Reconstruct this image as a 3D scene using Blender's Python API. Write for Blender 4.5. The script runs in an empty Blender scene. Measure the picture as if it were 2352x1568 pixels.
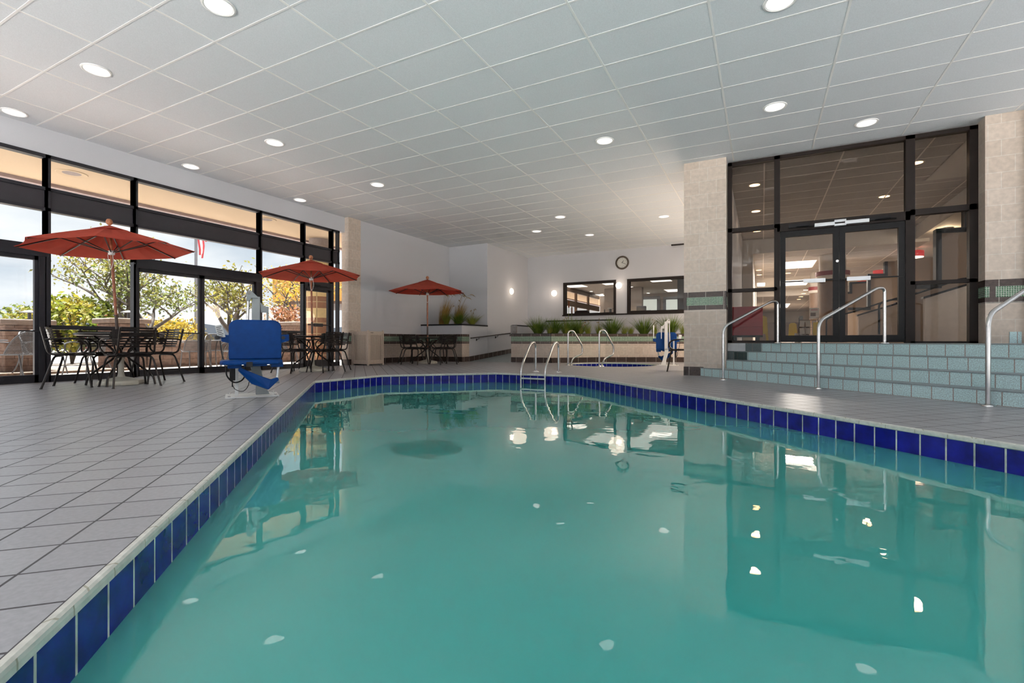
import bpy, bmesh, math, random
from mathutils import Vector, Matrix
R = math.radians
PI = math.pi
sc = bpy.context.scene
COL = sc.collection
S2 = math.sqrt(2)

# ------------------------------------------------------------------ camera
F = 17.0 / 36 * 2352
YAW = R(27.35)
HC = 0.63
HT = 3.93
_s, _c = math.sin(YAW), math.cos(YAW)
def at(px, py, d):
    u, v = (px - 1176) / F, (784 - py) / F
    return Vector(((-_s + _c * u) * d, (_c + _s * u) * d, HC + v * d))
def onY(px, py, y):
    u = (px - 1176) / F
    return at(px, py, y / (_c + _s * u))
def onX(px, py, x):
    u = (px - 1176) / F
    return at(px, py, x / (-_s + _c * u))
def pq(p, q, z=0.0):
    return Vector(((p - q) / S2, (p + q) / S2, z))

cam = bpy.data.cameras.new('camera')
cam.lens = 17.0
cam.sensor_width = 36
cam.clip_start = 0.05
cam.clip_end = 400
camo = bpy.data.objects.new('camera', cam)
COL.objects.link(camo)
camo.location = (0, 0, HC)
camo.rotation_euler = (R(90), 0, YAW)
sc.camera = camo

# ------------------------------------------------------------------ materials
MATS = {}
def newmat(name):
    m = bpy.data.materials.new(name)
    m.use_nodes = True
    nt = m.node_tree
    return m, nt, nt.nodes['Principled BSDF']
def col4(c):
    return (c[0], c[1], c[2], 1)
def node(nt, t, **kw):
    n = nt.nodes.new(t)
    for k, v in kw.items():
        setattr(n, k, v)
    return n
def pm(name, c, rough=.5, metal=0., var=.08, scale=8., bump=0., spec=None, coord='Object', detail=3.):
    """procedural material: base colour with soft noise variation, optional bump"""
    if name in MATS:
        return MATS[name]
    m, nt, b = newmat(name)
    tc = node(nt, 'ShaderNodeTexCoord')
    nz = node(nt, 'ShaderNodeTexNoise')
    nz.inputs['Scale'].default_value = scale
    nz.inputs['Detail'].default_value = detail
    nt.links.new(tc.outputs[coord], nz.inputs['Vector'])
    cr = node(nt, 'ShaderNodeValToRGB')
    cr.color_ramp.elements[0].position = .3
    cr.color_ramp.elements[1].position = .7
    cr.color_ramp.elements[0].color = col4([max(0, v * (1 - var)) for v in c])
    cr.color_ramp.elements[1].color = col4([min(1, v * (1 + var)) for v in c])
    nt.links.new(nz.outputs['Fac'], cr.inputs['Fac'])
    nt.links.new(cr.outputs['Color'], b.inputs['Base Color'])
    b.inputs['Roughness'].default_value = rough
    b.inputs['Metallic'].default_value = metal
    if spec is not None:
        b.inputs['Specular IOR Level'].default_value = spec
    if bump:
        bp = node(nt, 'ShaderNodeBump')
        bp.inputs['Strength'].default_value = bump
        bp.inputs['Distance'].default_value = .01
        nt.links.new(nz.outputs['Fac'], bp.inputs['Height'])
        nt.links.new(bp.outputs['Normal'], b.inputs['Normal'])
    MATS[name] = m
    return m
def tiles(name, c1, c2, grout, w, h, offset=0., mortar=.004, rough=.4, coord='UV', loc=(0, 0, 0), rotz=0., noise=.12,
          nscale=14., bump=.3, spec=.5, bias=0., smooth=.1, freq=2, gr=None):
    """tile pattern (Brick Texture) in metres"""
    if name in MATS:
        return MATS[name]
    m, nt, b = newmat(name)
    tc = node(nt, 'ShaderNodeTexCoord')
    mp = node(nt, 'ShaderNodeMapping')
    mp.inputs['Location'].default_value = loc
    mp.inputs['Rotation'].default_value = (0, 0, rotz)
    nt.links.new(tc.outputs[coord], mp.inputs['Vector'])
    br = node(nt, 'ShaderNodeTexBrick')
    br.offset = offset
    br.offset_frequency = freq
    br.inputs['Color1'].default_value = col4(c1)
    br.inputs['Color2'].default_value = col4(c2)
    br.inputs['Mortar'].default_value = col4(grout)
    br.inputs['Scale'].default_value = 1
    br.inputs['Mortar Size'].default_value = mortar
    br.inputs['Mortar Smooth'].default_value = smooth
    br.inputs['Bias'].default_value = bias
    br.inputs['Brick Width'].default_value = w
    br.inputs['Row Height'].default_value = h
    nt.links.new(mp.outputs['Vector'], br.inputs['Vector'])
    nz = node(nt, 'ShaderNodeTexNoise')
    nz.inputs['Scale'].default_value = nscale
    nz.inputs['Detail'].default_value = 5
    nt.links.new(tc.outputs[coord], nz.inputs['Vector'])
    mr = node(nt, 'ShaderNodeMapRange')
    mr.inputs['From Min'].default_value = .3
    mr.inputs['From Max'].default_value = .7
    mr.inputs['To Min'].default_value = 1 - noise
    mr.inputs['To Max'].default_value = 1 + noise
    nt.links.new(nz.outputs['Fac'], mr.inputs['Value'])
    mx = node(nt, 'ShaderNodeMix', data_type='RGBA', blend_type='MULTIPLY')
    mx.inputs['Factor'].default_value = 1
    nt.links.new(br.outputs['Color'], mx.inputs[6])
    nt.links.new(mr.outputs['Result'], mx.inputs[7])
    nt.links.new(mx.outputs[2], b.inputs['Base Color'])
    b.inputs['Specular IOR Level'].default_value = spec
    r2 = node(nt, 'ShaderNodeMapRange')
    r2.inputs['To Min'].default_value = rough
    r2.inputs['To Max'].default_value = gr if gr is not None else min(1, rough + .3)
    nt.links.new(br.outputs['Fac'], r2.inputs['Value'])
    nt.links.new(r2.outputs['Result'], b.inputs['Roughness'])
    if bump:
        bp = node(nt, 'ShaderNodeBump', invert=True)
        bp.inputs['Strength'].default_value = bump
        bp.inputs['Distance'].default_value = .003
        nt.links.new(br.outputs['Fac'], bp.inputs['Height'])
        nt.links.new(bp.outputs['Normal'], b.inputs['Normal'])
    MATS[name] = m
    return m
def emit(name, c, s):
    if name in MATS:
        return MATS[name]
    m, nt, b = newmat(name)
    b.inputs['Base Color'].default_value = col4(c)
    b.inputs['Emission Color'].default_value = col4(c)
    b.inputs['Emission Strength'].default_value = s
    MATS[name] = m
    return m
def glass(name, tint=(.97, .98, .98), rough=0., refl=1.):
    m = bpy.data.materials.new(name)
    m.use_nodes = True
    nt = m.node_tree
    nt.nodes.clear()
    o = node(nt, 'ShaderNodeOutputMaterial')
    tr = node(nt, 'ShaderNodeBsdfTransparent')
    tr.inputs['Color'].default_value = col4(tint)
    gl = node(nt, 'ShaderNodeBsdfGlossy')
    gl.inputs['Roughness'].default_value = rough
    lw = node(nt, 'ShaderNodeLayerWeight')
    lw.inputs['Blend'].default_value = .5
    pw = node(nt, 'ShaderNodeMath', operation='POWER')
    pw.inputs[1].default_value = 5
    nt.links.new(lw.outputs['Facing'], pw.inputs[0])
    fr = node(nt, 'ShaderNodeMapRange')
    fr.inputs['To Min'].default_value = .022
    fr.inputs['To Max'].default_value = .7
    nt.links.new(pw.outputs[0], fr.inputs['Value'])
    ml = node(nt, 'ShaderNodeMath', operation='MULTIPLY')
    ml.inputs[1].default_value = refl
    ml.use_clamp = True
    nt.links.new(fr.outputs[0], ml.inputs[0])
    mx = node(nt, 'ShaderNodeMixShader')
    nt.links.new(ml.outputs[0], mx.inputs[0])
    nt.links.new(tr.outputs[0], mx.inputs[1])
    nt.links.new(gl.outputs[0], mx.inputs[2])
    nt.links.new(mx.outputs[0], o.inputs[0])
    MATS[name] = m
    return m
def leafmat(name, ca, cb, cc, rough=.5, trans=.35, scale=1.3):
    m, nt, b = newmat(name)
    tc = node(nt, 'ShaderNodeTexCoord')
    nz = node(nt, 'ShaderNodeTexNoise')
    nz.inputs['Scale'].default_value = scale
    nz.inputs['Detail'].default_value = 6
    nt.links.new(tc.outputs['Object'], nz.inputs['Vector'])
    cr = node(nt, 'ShaderNodeValToRGB')
    e = cr.color_ramp.elements
    e[0].position, e[1].position = .35, .65
    e[0].color, e[1].color = col4(ca), col4(cc)
    n = e.new(.5)
    n.color = col4(cb)
    nt.links.new(nz.outputs['Fac'], cr.inputs['Fac'])
    nt.links.new(cr.outputs['Color'], b.inputs['Base Color'])
    b.inputs['Roughness'].default_value = rough
    b.inputs['Specular IOR Level'].default_value = .25
    tr = node(nt, 'ShaderNodeBsdfTranslucent')
    nt.links.new(cr.outputs['Color'], tr.inputs['Color'])
    mx = node(nt, 'ShaderNodeMixShader')
    mx.inputs[0].default_value = trans
    o = nt.nodes['Material Output']
    nt.links.new(b.outputs[0], mx.inputs[1])
    nt.links.new(tr.outputs[0], mx.inputs[2])
    nt.links.new(mx.outputs[0], o.inputs[0])
    MATS[name] = m
    return m

# ------------------------------------------------------------------ mesh helpers
def fillet(path, r, n=5):
    P = [Vector(p) for p in path]
    out = [P[0]]
    for i in range(1, len(P) - 1):
        a, b, c = P[i - 1], P[i], P[i + 1]
        u, v = (a - b), (c - b)
        rr = min(r, u.length * .49, v.length * .49)
        p0, p1 = b + u.normalized() * rr, b + v.normalized() * rr
        for k in range(n + 1):
            t = k / n
            out.append(p0.lerp(b, t).lerp(b.lerp(p1, t), t))
    out.append(P[-1])
    return out
def catmull(path, n=5):
    P = [Vector(p) for p in path]
    P = [P[0] * 2 - P[1]] + P + [P[-1] * 2 - P[-2]]
    out = []
    for i in range(1, len(P) - 2):
        a, b, c, d = P[i - 1], P[i], P[i + 1], P[i + 2]
        for k in range(n):
            t = k / n
            out.append(.5 * ((2 * b) + (c - a) * t + (2 * a - 5 * b + 4 * c - d) * t * t + (3 * b - a - 3 * c + d) * t ** 3))
    out.append(P[-2])
    return out
class MB:
    def __init__(self):
        self.bm = bmesh.new()
    def face(self, pts):
        try:
            return self.bm.faces.new([self.bm.verts.new(p) for p in pts])
        except ValueError:
            return None
    def box(self, x0, y0, z0, x1, y1, z1, M=None):
        v = [Vector((x, y, z)) for z in (z0, z1) for x, y in ((x0, y0), (x1, y0), (x1, y1), (x0, y1))]
        if M is not None:
            v = [M @ p for p in v]
        v = [self.bm.verts.new(p) for p in v]
        for f in ((3, 2, 1, 0), (4, 5, 6, 7), (0, 1, 5, 4), (1, 2, 6, 5), (2, 3, 7, 6), (3, 0, 4, 7)):
            self.bm.faces.new([v[i] for i in f])
        return self
    def cbox(self, c, s, rz=0., rx=0., ry=0.):
        M = Matrix.Translation(Vector(c)) @ Matrix.Rotation(rz, 4, 'Z') @ Matrix.Rotation(ry, 4, 'Y') @ Matrix.Rotation(rx, 4, 'X')
        return self.box(-s[0] / 2, -s[1] / 2, -s[2] / 2, s[0] / 2, s[1] / 2, s[2] / 2, M)
    def extrude(self, pts, vec):
        """closed planar polygon swept along vec"""
        vec = Vector(vec)
        a = [self.bm.verts.new(p) for p in pts]
        b = [self.bm.verts.new(Vector(p) + vec) for p in pts]
        n = len(pts)
        self.bm.faces.new(a[::-1])
        self.bm.faces.new(b)
        for i in range(n):
            self.bm.faces.new([a[i], a[(i + 1) % n], b[(i + 1) % n], b[i]])
        return self
    def prism(self, poly, z0, z1):
        return self.extrude([(p[0], p[1], z0) for p in poly], (0, 0, z1 - z0))
    def tube(self, path, r, seg=10, closed=False, caps=True):
        P = [Vector(p) for p in path]
        n = len(P)
        rs = r if isinstance(r, (list, tuple)) else [r] * n
        T = []
        for i in range(n):
            if closed:
                t = P[(i + 1) % n] - P[i - 1]
            else:
                t = P[min(i + 1, n - 1)] - P[max(i - 1, 0)]
            T.append(t.normalized())
        ref = Vector((0, 0, 1)) if abs(T[0].z) < .9 else Vector((1, 0, 0))
        u = T[0].cross(ref).normalized()
        rings = []
        for i in range(n):
            u = (u - T[i] * u.dot(T[i]))
            if u.length < 1e-6:
                u = T[i].orthogonal()
            u.normalize()
            w = T[i].cross(u)
            rings.append([self.bm.verts.new(P[i] + (u * math.cos(2 * PI * k / seg) + w * math.sin(2 * PI * k / seg)) * rs[i]) for k in range(seg)])
        m = n if closed else n - 1
        for i in range(m):
            a, b = rings[i], rings[(i + 1) % n]
            for k in range(seg):
                try:
                    self.bm.faces.new([a[k], a[(k + 1) % seg], b[(k + 1) % seg], b[k]])
                except ValueError:
                    pass
        if caps and not closed:
            self.bm.faces.new(rings[0][::-1])
            self.bm.faces.new(rings[-1])
        return self
    def lathe(self, prof, seg=24, c=(0, 0, 0), M=None):
        c = Vector(c)
        rings = []
        for r, z in prof:
            ring = []
            for k in range(seg):
                p = Vector((r * math.cos(2 * PI * k / seg), r * math.sin(2 * PI * k / seg), z))
                if M is not None:
                    p = M @ p
                ring.append(self.bm.verts.new(c + p))
            rings.append(ring)
        for a, b in zip(rings, rings[1:]):
            for k in range(seg):
                self.bm.faces.new([a[k], a[(k + 1) % seg], b[(k + 1) % seg], b[k]])
        if prof[0][0] > 1e-5:
            self.bm.faces.new(rings[0][::-1])
        if prof[-1][0] > 1e-5:
            self.bm.faces.new(rings[-1])
        return self
    def ball(self, c, r, seg=14, sz=1.):
        n = 8
        return self.lathe([(max(r * math.sin(PI * i / n), 1e-4), -r * sz * math.cos(PI * i / n)) for i in range(n + 1)], seg, c)
    def build(self, name, mat, parent=None, smooth=False, loc=None, bevel=0., solid=0., clean=True, uvm=True):
        bm = self.bm
        if clean:
            bmesh.ops.remove_doubles(bm, verts=bm.verts, dist=1e-5)
            bmesh.ops.recalc_face_normals(bm, faces=bm.faces)
        if uvm:
            uv = bm.loops.layers.uv.new('UVMap')
            for f in bm.faces:
                n = f.normal
                if abs(n.z) > .7:
                    for l in f.loops:
                        l[uv].uv = (l.vert.co.x, l.vert.co.y)
                else:
                    t = Vector((-n.y, n.x, 0))
                    if t.length < 1e-6:
                        t = Vector((1, 0, 0))
                    t.normalize()
                    for l in f.loops:
                        l[uv].uv = (l.vert.co.dot(t), l.vert.co.z)
        me = bpy.data.meshes.new(name)
        bm.to_mesh(me)
        bm.free()
        me.materials.append(MATS[mat] if isinstance(mat, str) else mat)
        if smooth:
            me.polygons.foreach_set('use_smooth', [True] * len(me.polygons))
            me.set_sharp_from_angle(angle=R(40))
        o = bpy.data.objects.new(name, me)
        COL.objects.link(o)
        if parent is not None:
            o.parent = parent
        if loc is not None:
            o.location = loc
        if solid:
            md = o.modifiers.new('solid', 'SOLIDIFY')
            md.thickness = solid
            md.offset = 0
        if bevel:
            md = o.modifiers.new('bevel', 'BEVEL')
            md.width = bevel
            md.segments = 2
            md.limit_method = 'ANGLE'
        return o
def tag(o, label, cat, group=None, kind=None):
    o['label'] = label
    o['category'] = cat
    if group:
        o['group'] = group
    if kind:
        o['kind'] = kind
    return o
def thing(name, label, cat, loc=(0, 0, 0), rz=0., group=None, kind=None):
    o = bpy.data.objects.new(name, None)
    o.empty_display_size = .1
    COL.objects.link(o)
    o.location = loc
    o.rotation_euler = (0, 0, rz)
    return tag(o, label, cat, group, kind)
def struct(o, label, cat):
    return tag(o, label, cat, None, 'structure')
KIDS = {}
def copy_tree(o, parent=None):
    c = o.copy()
    COL.objects.link(c)
    if parent is not None:
        c.parent = parent
    for ch in list(o.children):
        copy_tree(ch, c)
    return c

# ------------------------------------------------------------------ palette
CY, SY = 1.2245, .605           # ceiling grid pitch
deck = tiles('deck_tile', (.335, .34, .368), (.37, .375, .40), (.085, .08, .085), .2035, .2045, 0, .0042, .34, 'Object',
             loc=(.675, -1.447, 0), rotz=R(-45), noise=.10, nscale=60, bump=.35, spec=.55, gr=.8)
tiles('wall_tile', (.60, .50, .415), (.66, .56, .475), (.70, .64, .57), .293, .237, .5, .0045, .4, noise=.10, nscale=16, bump=.15)
tiles('base_tile', (.050, .033, .027), (.075, .05, .042), (.42, .37, .33), .30, .40, 0, .005, .25, noise=.35, nscale=25, bump=.2)
tiles('band_tile', (.055, .034, .027), (.08, .05, .04), (.42, .38, .33), .305, .6, 0, .005, .25, noise=.35, nscale=25, bump=.2)
tiles('mosaic', (.03, .13, .06), (.10, .24, .12), (.55, .60, .52), .0265, .0265, 0, .0032, .2, noise=.4, nscale=60, bump=.2, freq=2)
tiles('stair_tile', (.54, .74, .76), (.60, .79, .81), (.37, .30, .28), .2025, .60, 0, .005, .4, noise=.30, nscale=90, bump=.25)
tiles('stair_dark_tile', (.055, .09, .09), (.07, .11, .11), (.16, .15, .14), .155, .6, 0, .005, .3, noise=.3, nscale=60)
tiles('stair_white_tile', (.50, .52, .54), (.52, .54, .56), (.62, .62, .62), .135, .115, 0, .004, .35, noise=.06)
tiles('pool_tile', (.006, .009, .22), (.012, .015, .31), (.60, .62, .58), .16, .60, 0, .0055, .15, noise=.4, nscale=9, bump=.25, spec=.28)
tiles('coping_tile', (.62, .62, .57), (.68, .68, .63), (.44, .42, .34), .2045, .6, 0, .003, .45, noise=.12, nscale=30, bump=.2)
pm('plaster', (.42, .62, .60), .7)
pm('wall_paint', (.60, .61, .645), .8, var=.025, scale=160, bump=.05)
pm('wall_white', (.70, .72, .74), .7, var=.02, scale=90)
pm('frame_dark', (.022, .022, .028), .42, var=.15, spec=.35)
pm('frame_brown', (.016, .010, .008), .5, var=.15, spec=.25)
pm('black', (.008, .008, .009), .45, spec=.25)
pm('spandrel', (.034, .031, .038), .5, var=.1)
pm('chair_metal', (.030, .024, .022), .3, metal=.55, var=.15, scale=40)
pm('steel', (.62, .61, .60), .22, metal=1., var=.05, scale=30)
pm('alu', (.58, .60, .62), .4, metal=.8, var=.06)
pm('wood', (.33, .105, .045), .4, var=.25, scale=25)
pm('wood_dark', (.05, .022, .014), .4, var=.2)
pm('finial_wood', (.42, .17, .08), .45, var=.2, scale=40)
pm('cream_plastic', (.60, .56, .47), .5, var=.06)
pm('trash_beige', (.60, .50, .41), .5, var=.07, scale=30)
pm('trash_groove_shade', (.34, .27, .21), .6)  # darker beige that stands for shade in the panel grooves
pm('lift_blue', (.001, .050, .235), .45, var=.1, scale=12, bump=.05, spec=.2)
pm('lift_grey', (.30, .325, .33), .4, var=.05)
pm('lift_white', (.78, .79, .78), .35, var=.04)
pm('rubber', (.015, .015, .016), .6)
pm('sign_card', (.62, .64, .64), .5)
pm('ink', (.05, .05, .05), .6)
pm('clock_brown', (.075, .055, .038), .35, var=.2, scale=30)
pm('clock_face', (.66, .66, .62), .5, var=.03)
pm('soil', (.10, .075, .055), .9, var=.4, scale=25, bump=.5)
pm('stone_grey', (.30, .28, .27), .7, var=.25, scale=14, bump=.3)
glass('clear_glass', refl=.8)
glass('tinted_glass', (.89, .87, .85), refl=1.0)
glass('gym_glass', (.84, .82, .80), refl=1.0)
glass('gym_side_glass', (.9, .9, .9), refl=.1)
emit('lamp_white', (1, .98, .95), .6)
emit('lamp_warm', (1, .80, .55), 1.0)
emit('lamp_sconce', (1, .86, .70), 1.3)
emit('panel_light', (1, .96, .88), 1.2)
emit('frosted_pane', (.66, .74, .70), .42)
# canopy cloth
m = leafmat('canopy_cloth', (.68, .135, .088), (.72, .15, .098), (.76, .165, .108), .8, .5, 3)
# ceiling tile
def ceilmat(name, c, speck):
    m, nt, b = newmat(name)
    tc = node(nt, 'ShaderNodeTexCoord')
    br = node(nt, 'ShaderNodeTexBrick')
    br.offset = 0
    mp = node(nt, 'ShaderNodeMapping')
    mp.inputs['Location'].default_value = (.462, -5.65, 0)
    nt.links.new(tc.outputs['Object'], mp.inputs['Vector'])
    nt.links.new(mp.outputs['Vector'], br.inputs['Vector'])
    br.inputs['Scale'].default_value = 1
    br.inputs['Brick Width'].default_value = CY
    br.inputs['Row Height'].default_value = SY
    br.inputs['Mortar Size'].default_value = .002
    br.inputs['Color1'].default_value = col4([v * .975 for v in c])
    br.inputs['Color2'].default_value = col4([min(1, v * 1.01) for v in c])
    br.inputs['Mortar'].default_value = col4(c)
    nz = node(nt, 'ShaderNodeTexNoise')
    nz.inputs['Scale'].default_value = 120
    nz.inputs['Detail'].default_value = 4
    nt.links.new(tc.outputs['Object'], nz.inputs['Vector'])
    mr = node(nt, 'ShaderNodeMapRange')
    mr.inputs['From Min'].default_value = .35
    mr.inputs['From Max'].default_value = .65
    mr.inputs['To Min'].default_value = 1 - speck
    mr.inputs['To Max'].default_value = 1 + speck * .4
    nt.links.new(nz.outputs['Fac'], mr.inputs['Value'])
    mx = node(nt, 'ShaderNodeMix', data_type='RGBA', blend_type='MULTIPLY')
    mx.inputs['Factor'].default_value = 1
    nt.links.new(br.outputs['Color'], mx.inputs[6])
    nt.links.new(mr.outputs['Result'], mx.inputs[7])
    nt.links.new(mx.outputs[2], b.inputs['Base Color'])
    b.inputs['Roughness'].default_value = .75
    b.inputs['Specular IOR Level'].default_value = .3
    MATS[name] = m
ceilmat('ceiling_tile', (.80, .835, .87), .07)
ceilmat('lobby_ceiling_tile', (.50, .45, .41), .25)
pm('t_bar', (.90, .90, .89), .3, var=.02)
pm('lobby_bar', (.88, .78, .72), .7, var=.03)
# water
def watermat():
    m, nt, b = newmat('pool_water')
    tc = node(nt, 'ShaderNodeTexCoord')
    n1 = node(nt, 'ShaderNodeTexNoise')
    n1.inputs['Scale'].default_value = .35
    n1.inputs['Detail'].default_value = 3
    nt.links.new(tc.outputs['Object'], n1.inputs['Vector'])
    cr = node(nt, 'ShaderNodeValToRGB')
    cr.color_ramp.elements[0].position = .32
    cr.color_ramp.elements[1].position = .68
    cr.color_ramp.elements[0].color = (.027, .325, .305, 1)
    cr.color_ramp.elements[1].color = (.09, .415, .375, 1)
    nt.links.new(n1.outputs['Fac'], cr.inputs['Fac'])
    nt.links.new(cr.outputs['Color'], b.inputs['Base Color'])
    b.inputs['Roughness'].default_value = .0
    b.inputs['IOR'].default_value = 1.75
    b.inputs['Specular IOR Level'].default_value = .5
    n2 = node(nt, 'ShaderNodeTexNoise')
    n2.inputs['Scale'].default_value = 1.6
    n2.inputs['Detail'].default_value = 2
    n2.inputs['Distortion'].default_value = .6
    nt.links.new(tc.outputs['Object'], n2.inputs['Vector'])
    bp = node(nt, 'ShaderNodeBump')
    bp.inputs['Strength'].default_value = .045
    bp.inputs['Distance'].default_value = .05
    nt.links.new(n2.outputs['Fac'], bp.inputs['Height'])
    n3 = node(nt, 'ShaderNodeTexNoise')
    n3.inputs['Scale'].default_value = 7
    n3.inputs['Detail'].default_value = 2
    nt.links.new(tc.outputs['Object'], n3.inputs['Vector'])
    b2 = node(nt, 'ShaderNodeBump')
    b2.inputs['Strength'].default_value = .02
    b2.inputs['Distance'].default_value = .02
    nt.links.new(n3.outputs['Fac'], b2.inputs['Height'])
    nt.links.new(bp.outputs['Normal'], b2.inputs['Normal'])
    nt.links.new(b2.outputs['Normal'], b.inputs['Normal'])
    MATS['pool_water'] = m
watermat()

# ------------------------------------------------------------------ pool + deck
P0, P1, Q0, Q1 = -.67, 3.86, -.13, 9.42
ptA = Vector((-6.36, 5.41)); ptB = Vector((-6.36, 6.96)); ptC = Vector((-4.78, 8.54)); ptD = Vector((-3.08, 8.54))
ptE = pq(P1, .97).xy; ptF = pq(P1 - 1.1, Q0).xy; ptG = pq(.43, Q0).xy; ptH = pq(P0, .97).xy
POOL = [ptA, ptB, ptC, ptD, ptE, ptF, ptG, ptH]
def inset(poly, d):
    """offset a clockwise/ccw polygon inward by d"""
    n = len(poly)
    area = sum(poly[i].x * poly[(i + 1) % n].y - poly[(i + 1) % n].x * poly[i].y for i in range(n))
    s = 1 if area > 0 else -1
    L = []
    for i in range(n):
        a, b = poly[i], poly[(i + 1) % n]
        t = (b - a).normalized()
        nn = Vector((-t.y, t.x)) * s
        L.append((a + nn * d, t))
    out = []
    for i in range(n):
        (p, t), (q, u) = L[i - 1], L[i]
        den = t.x * u.y - t.y * u.x
        k = ((q.x - p.x) * u.y - (q.y - p.y) * u.x) / den
        out.append(p + t * k)
    return out
SPA_C, SPA_R = Vector((-3.68, 13.05)), 1.2
SPA = [SPA_C + Vector((math.cos(2 * PI * k / 48), math.sin(2 * PI * k / 48))) * SPA_R for k in range(48)]
XL, XR, YB, YF = -9.9, 4.6, -4.2, 17.2
bm = bmesh.new()
def ring(pts):
    v = [bm.verts.new((p[0], p[1], 0)) for p in pts]
    return [bm.edges.new((v[i], v[(i + 1) % len(v)])) for i in range(len(v))]
ed = ring([(XL, YB), (XR, YB), (XR, YF), (XL, YF)]) + ring(POOL) + ring(SPA)
bmesh.ops.triangle_fill(bm, edges=ed, use_beauty=True, normal=(0, 0, 1))
mb = MB(); mb.bm.free(); mb.bm = bm
fl = mb.build('floor', deck, clean=False)
for p in fl.data.polygons:
    if p.normal.z < 0:
        p.flip()
struct(fl, 'grey diagonal square tile pool deck around the water', 'floor')

def rim(poly, z0, z1, inner, mat, name, label, cat, top=False, parent=None):
    """strip of wall following a closed polygon: outer poly, inner poly"""
    mb = MB()
    n = len(poly)
    for i in range(n):
        a, b = inner[i], inner[(i + 1) % n]
        mb.face([(a.x, a.y, z0), (b.x, b.y, z0), (b.x, b.y, z1), (a.x, a.y, z1)])
        if top:
            c, d = poly[i], poly[(i + 1) % n]
            mb.face([(a.x, a.y, z1), (b.x, b.y, z1), (d.x, d.y, z1), (c.x, c.y, z1)])
            mb.face([(a.x, a.y, z0), (b.x, b.y, z0), (d.x, d.y, z0), (c.x, c.y, z0)])
    return mb
def coping(poly, w, name, label, mat='coping_tile'):
    """rounded nosing along the deck edge"""
    mb = MB()
    n = len(poly)
    prof = [(-.004, .001), (w * .55, .0), (w * .9, -.006), (w, -.016), (w, -.032), (w * .5, -.040), (-.004, -.040)]
    offs = [(inset(poly, d), z) for d, z in prof]
    for k in range(len(prof) - 1):
        A, za = offs[k]; B, zb = offs[k + 1]
        for i in range(n):
            j = (i + 1) % n
            mb.face([(A[i].x, A[i].y, za), (A[j].x, A[j].y, za), (B[j].x, B[j].y, zb), (B[i].x, B[i].y, zb)])
    o = mb.build(name, mat)
    return struct(o, label, 'coping')
coping(POOL, .018, 'trim_1', 'cream rounded coping edge around the main pool')
coping(SPA, .018, 'trim_2', 'cream rounded coping edge around the spa')
def wallstrip(poly, d, z0, z1, name, mat, label, cat):
    inn = inset(poly, d)
    n = len(poly)
    mb = MB()
    for i in range(n):
        a, b = inn[i], inn[(i + 1) % n]
        mb.face([(a.x, a.y, z0), (b.x, b.y, z0), (b.x, b.y, z1), (a.x, a.y, z1)])
    o = mb.build(name, mat, clean=False)
    # flip so that normals point to the water; uv runs along each edge in metres
    uv = o.data.uv_layers[0]
    for p in o.data.polygons:
        vs = [o.data.vertices[o.data.loops[l].vertex_index].co for l in p.loop_indices]
        L = (vs[1] - vs[0]).xy.length
        nt_ = max(1, round(L / .16))
        st = .16 * nt_
        for l, (u, v) in zip(p.loop_indices, ((0, z0), (st, z0), (st, z1), (0, z1))):
            uv.data[l].uv = (u, v + .4)
    return struct(o, label, cat)
wallstrip(POOL, .012, -.30, -.03, 'trim_3', 'pool_tile', 'royal blue waterline tiles around the main pool', 'tile band')
wallstrip(SPA, .012, -.30, -.03, 'trim_4', 'pool_tile', 'royal blue waterline tiles inside the spa', 'tile band')
mb = MB()
inn = inset(POOL, .012)
for i in range(8):
    a, b = inn[i], inn[(i + 1) % 8]
    mb.face([(a.x, a.y, -1.4), (b.x, b.y, -1.4), (b.x, b.y, -.30), (a.x, a.y, -.30)])
mb.face([(p.x, p.y, -1.4) for p in inn])
struct(mb.build('pool_basin', 'plaster'), 'pale plaster basin under the pool water', 'pool basin')
mb = MB()
mb.face([(p.x, p.y, -.188) for p in inset(POOL, .012)])
w = mb.build('water', 'pool_water', clean=False)
for p in w.data.polygons:
    if p.normal.z < 0:
        p.flip()
struct(w, 'calm turquoise water filling the main pool', 'water')
mb = MB()
mb.face([(p.x, p.y, -.17) for p in inset(SPA, .012)])
w = mb.build('water', 'pool_water', clean=False)
for p in w.data.polygons:
    if p.normal.z < 0:
        p.flip()
struct(w, 'water in the round spa by the planter', 'water')

# ------------------------------------------------------------------ ceiling
mb = MB()
mb.face([(XL - .3, YB, HT), (XL - .3, 9.8, HT), (XR, 9.8, HT), (XR, YB, HT)])
mb.face([(XL - .3, 9.8, HT), (XL - .3, YF + .1, HT), (-.6, YF + .1, HT), (-.6, 9.8, HT)])
struct(mb.build('ceiling', 'ceiling_tile', clean=False), 'white suspended tile ceiling over the pool', 'ceiling')
mb = MB()
for i in range(-8, 5):
    x = -.462 + CY * i
    if XL < x < XR:
        mb.box(x - .012, YB, HT - .0033, x + .012, YF if x < -.6 else 9.72, HT + .002)
j = -16
while True:
    y = 5.65 + SY * j
    if y > YF:
        break
    if y > YB:
        mb.box(XL, y - .011, HT - .003, XR if y < 9.72 else -.79, y + .011, HT + .002)
    j += 1
struct(mb.build('trim_5', 't_bar'), 'white metal grid bars of the pool ceiling', 'ceiling grid')

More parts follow.
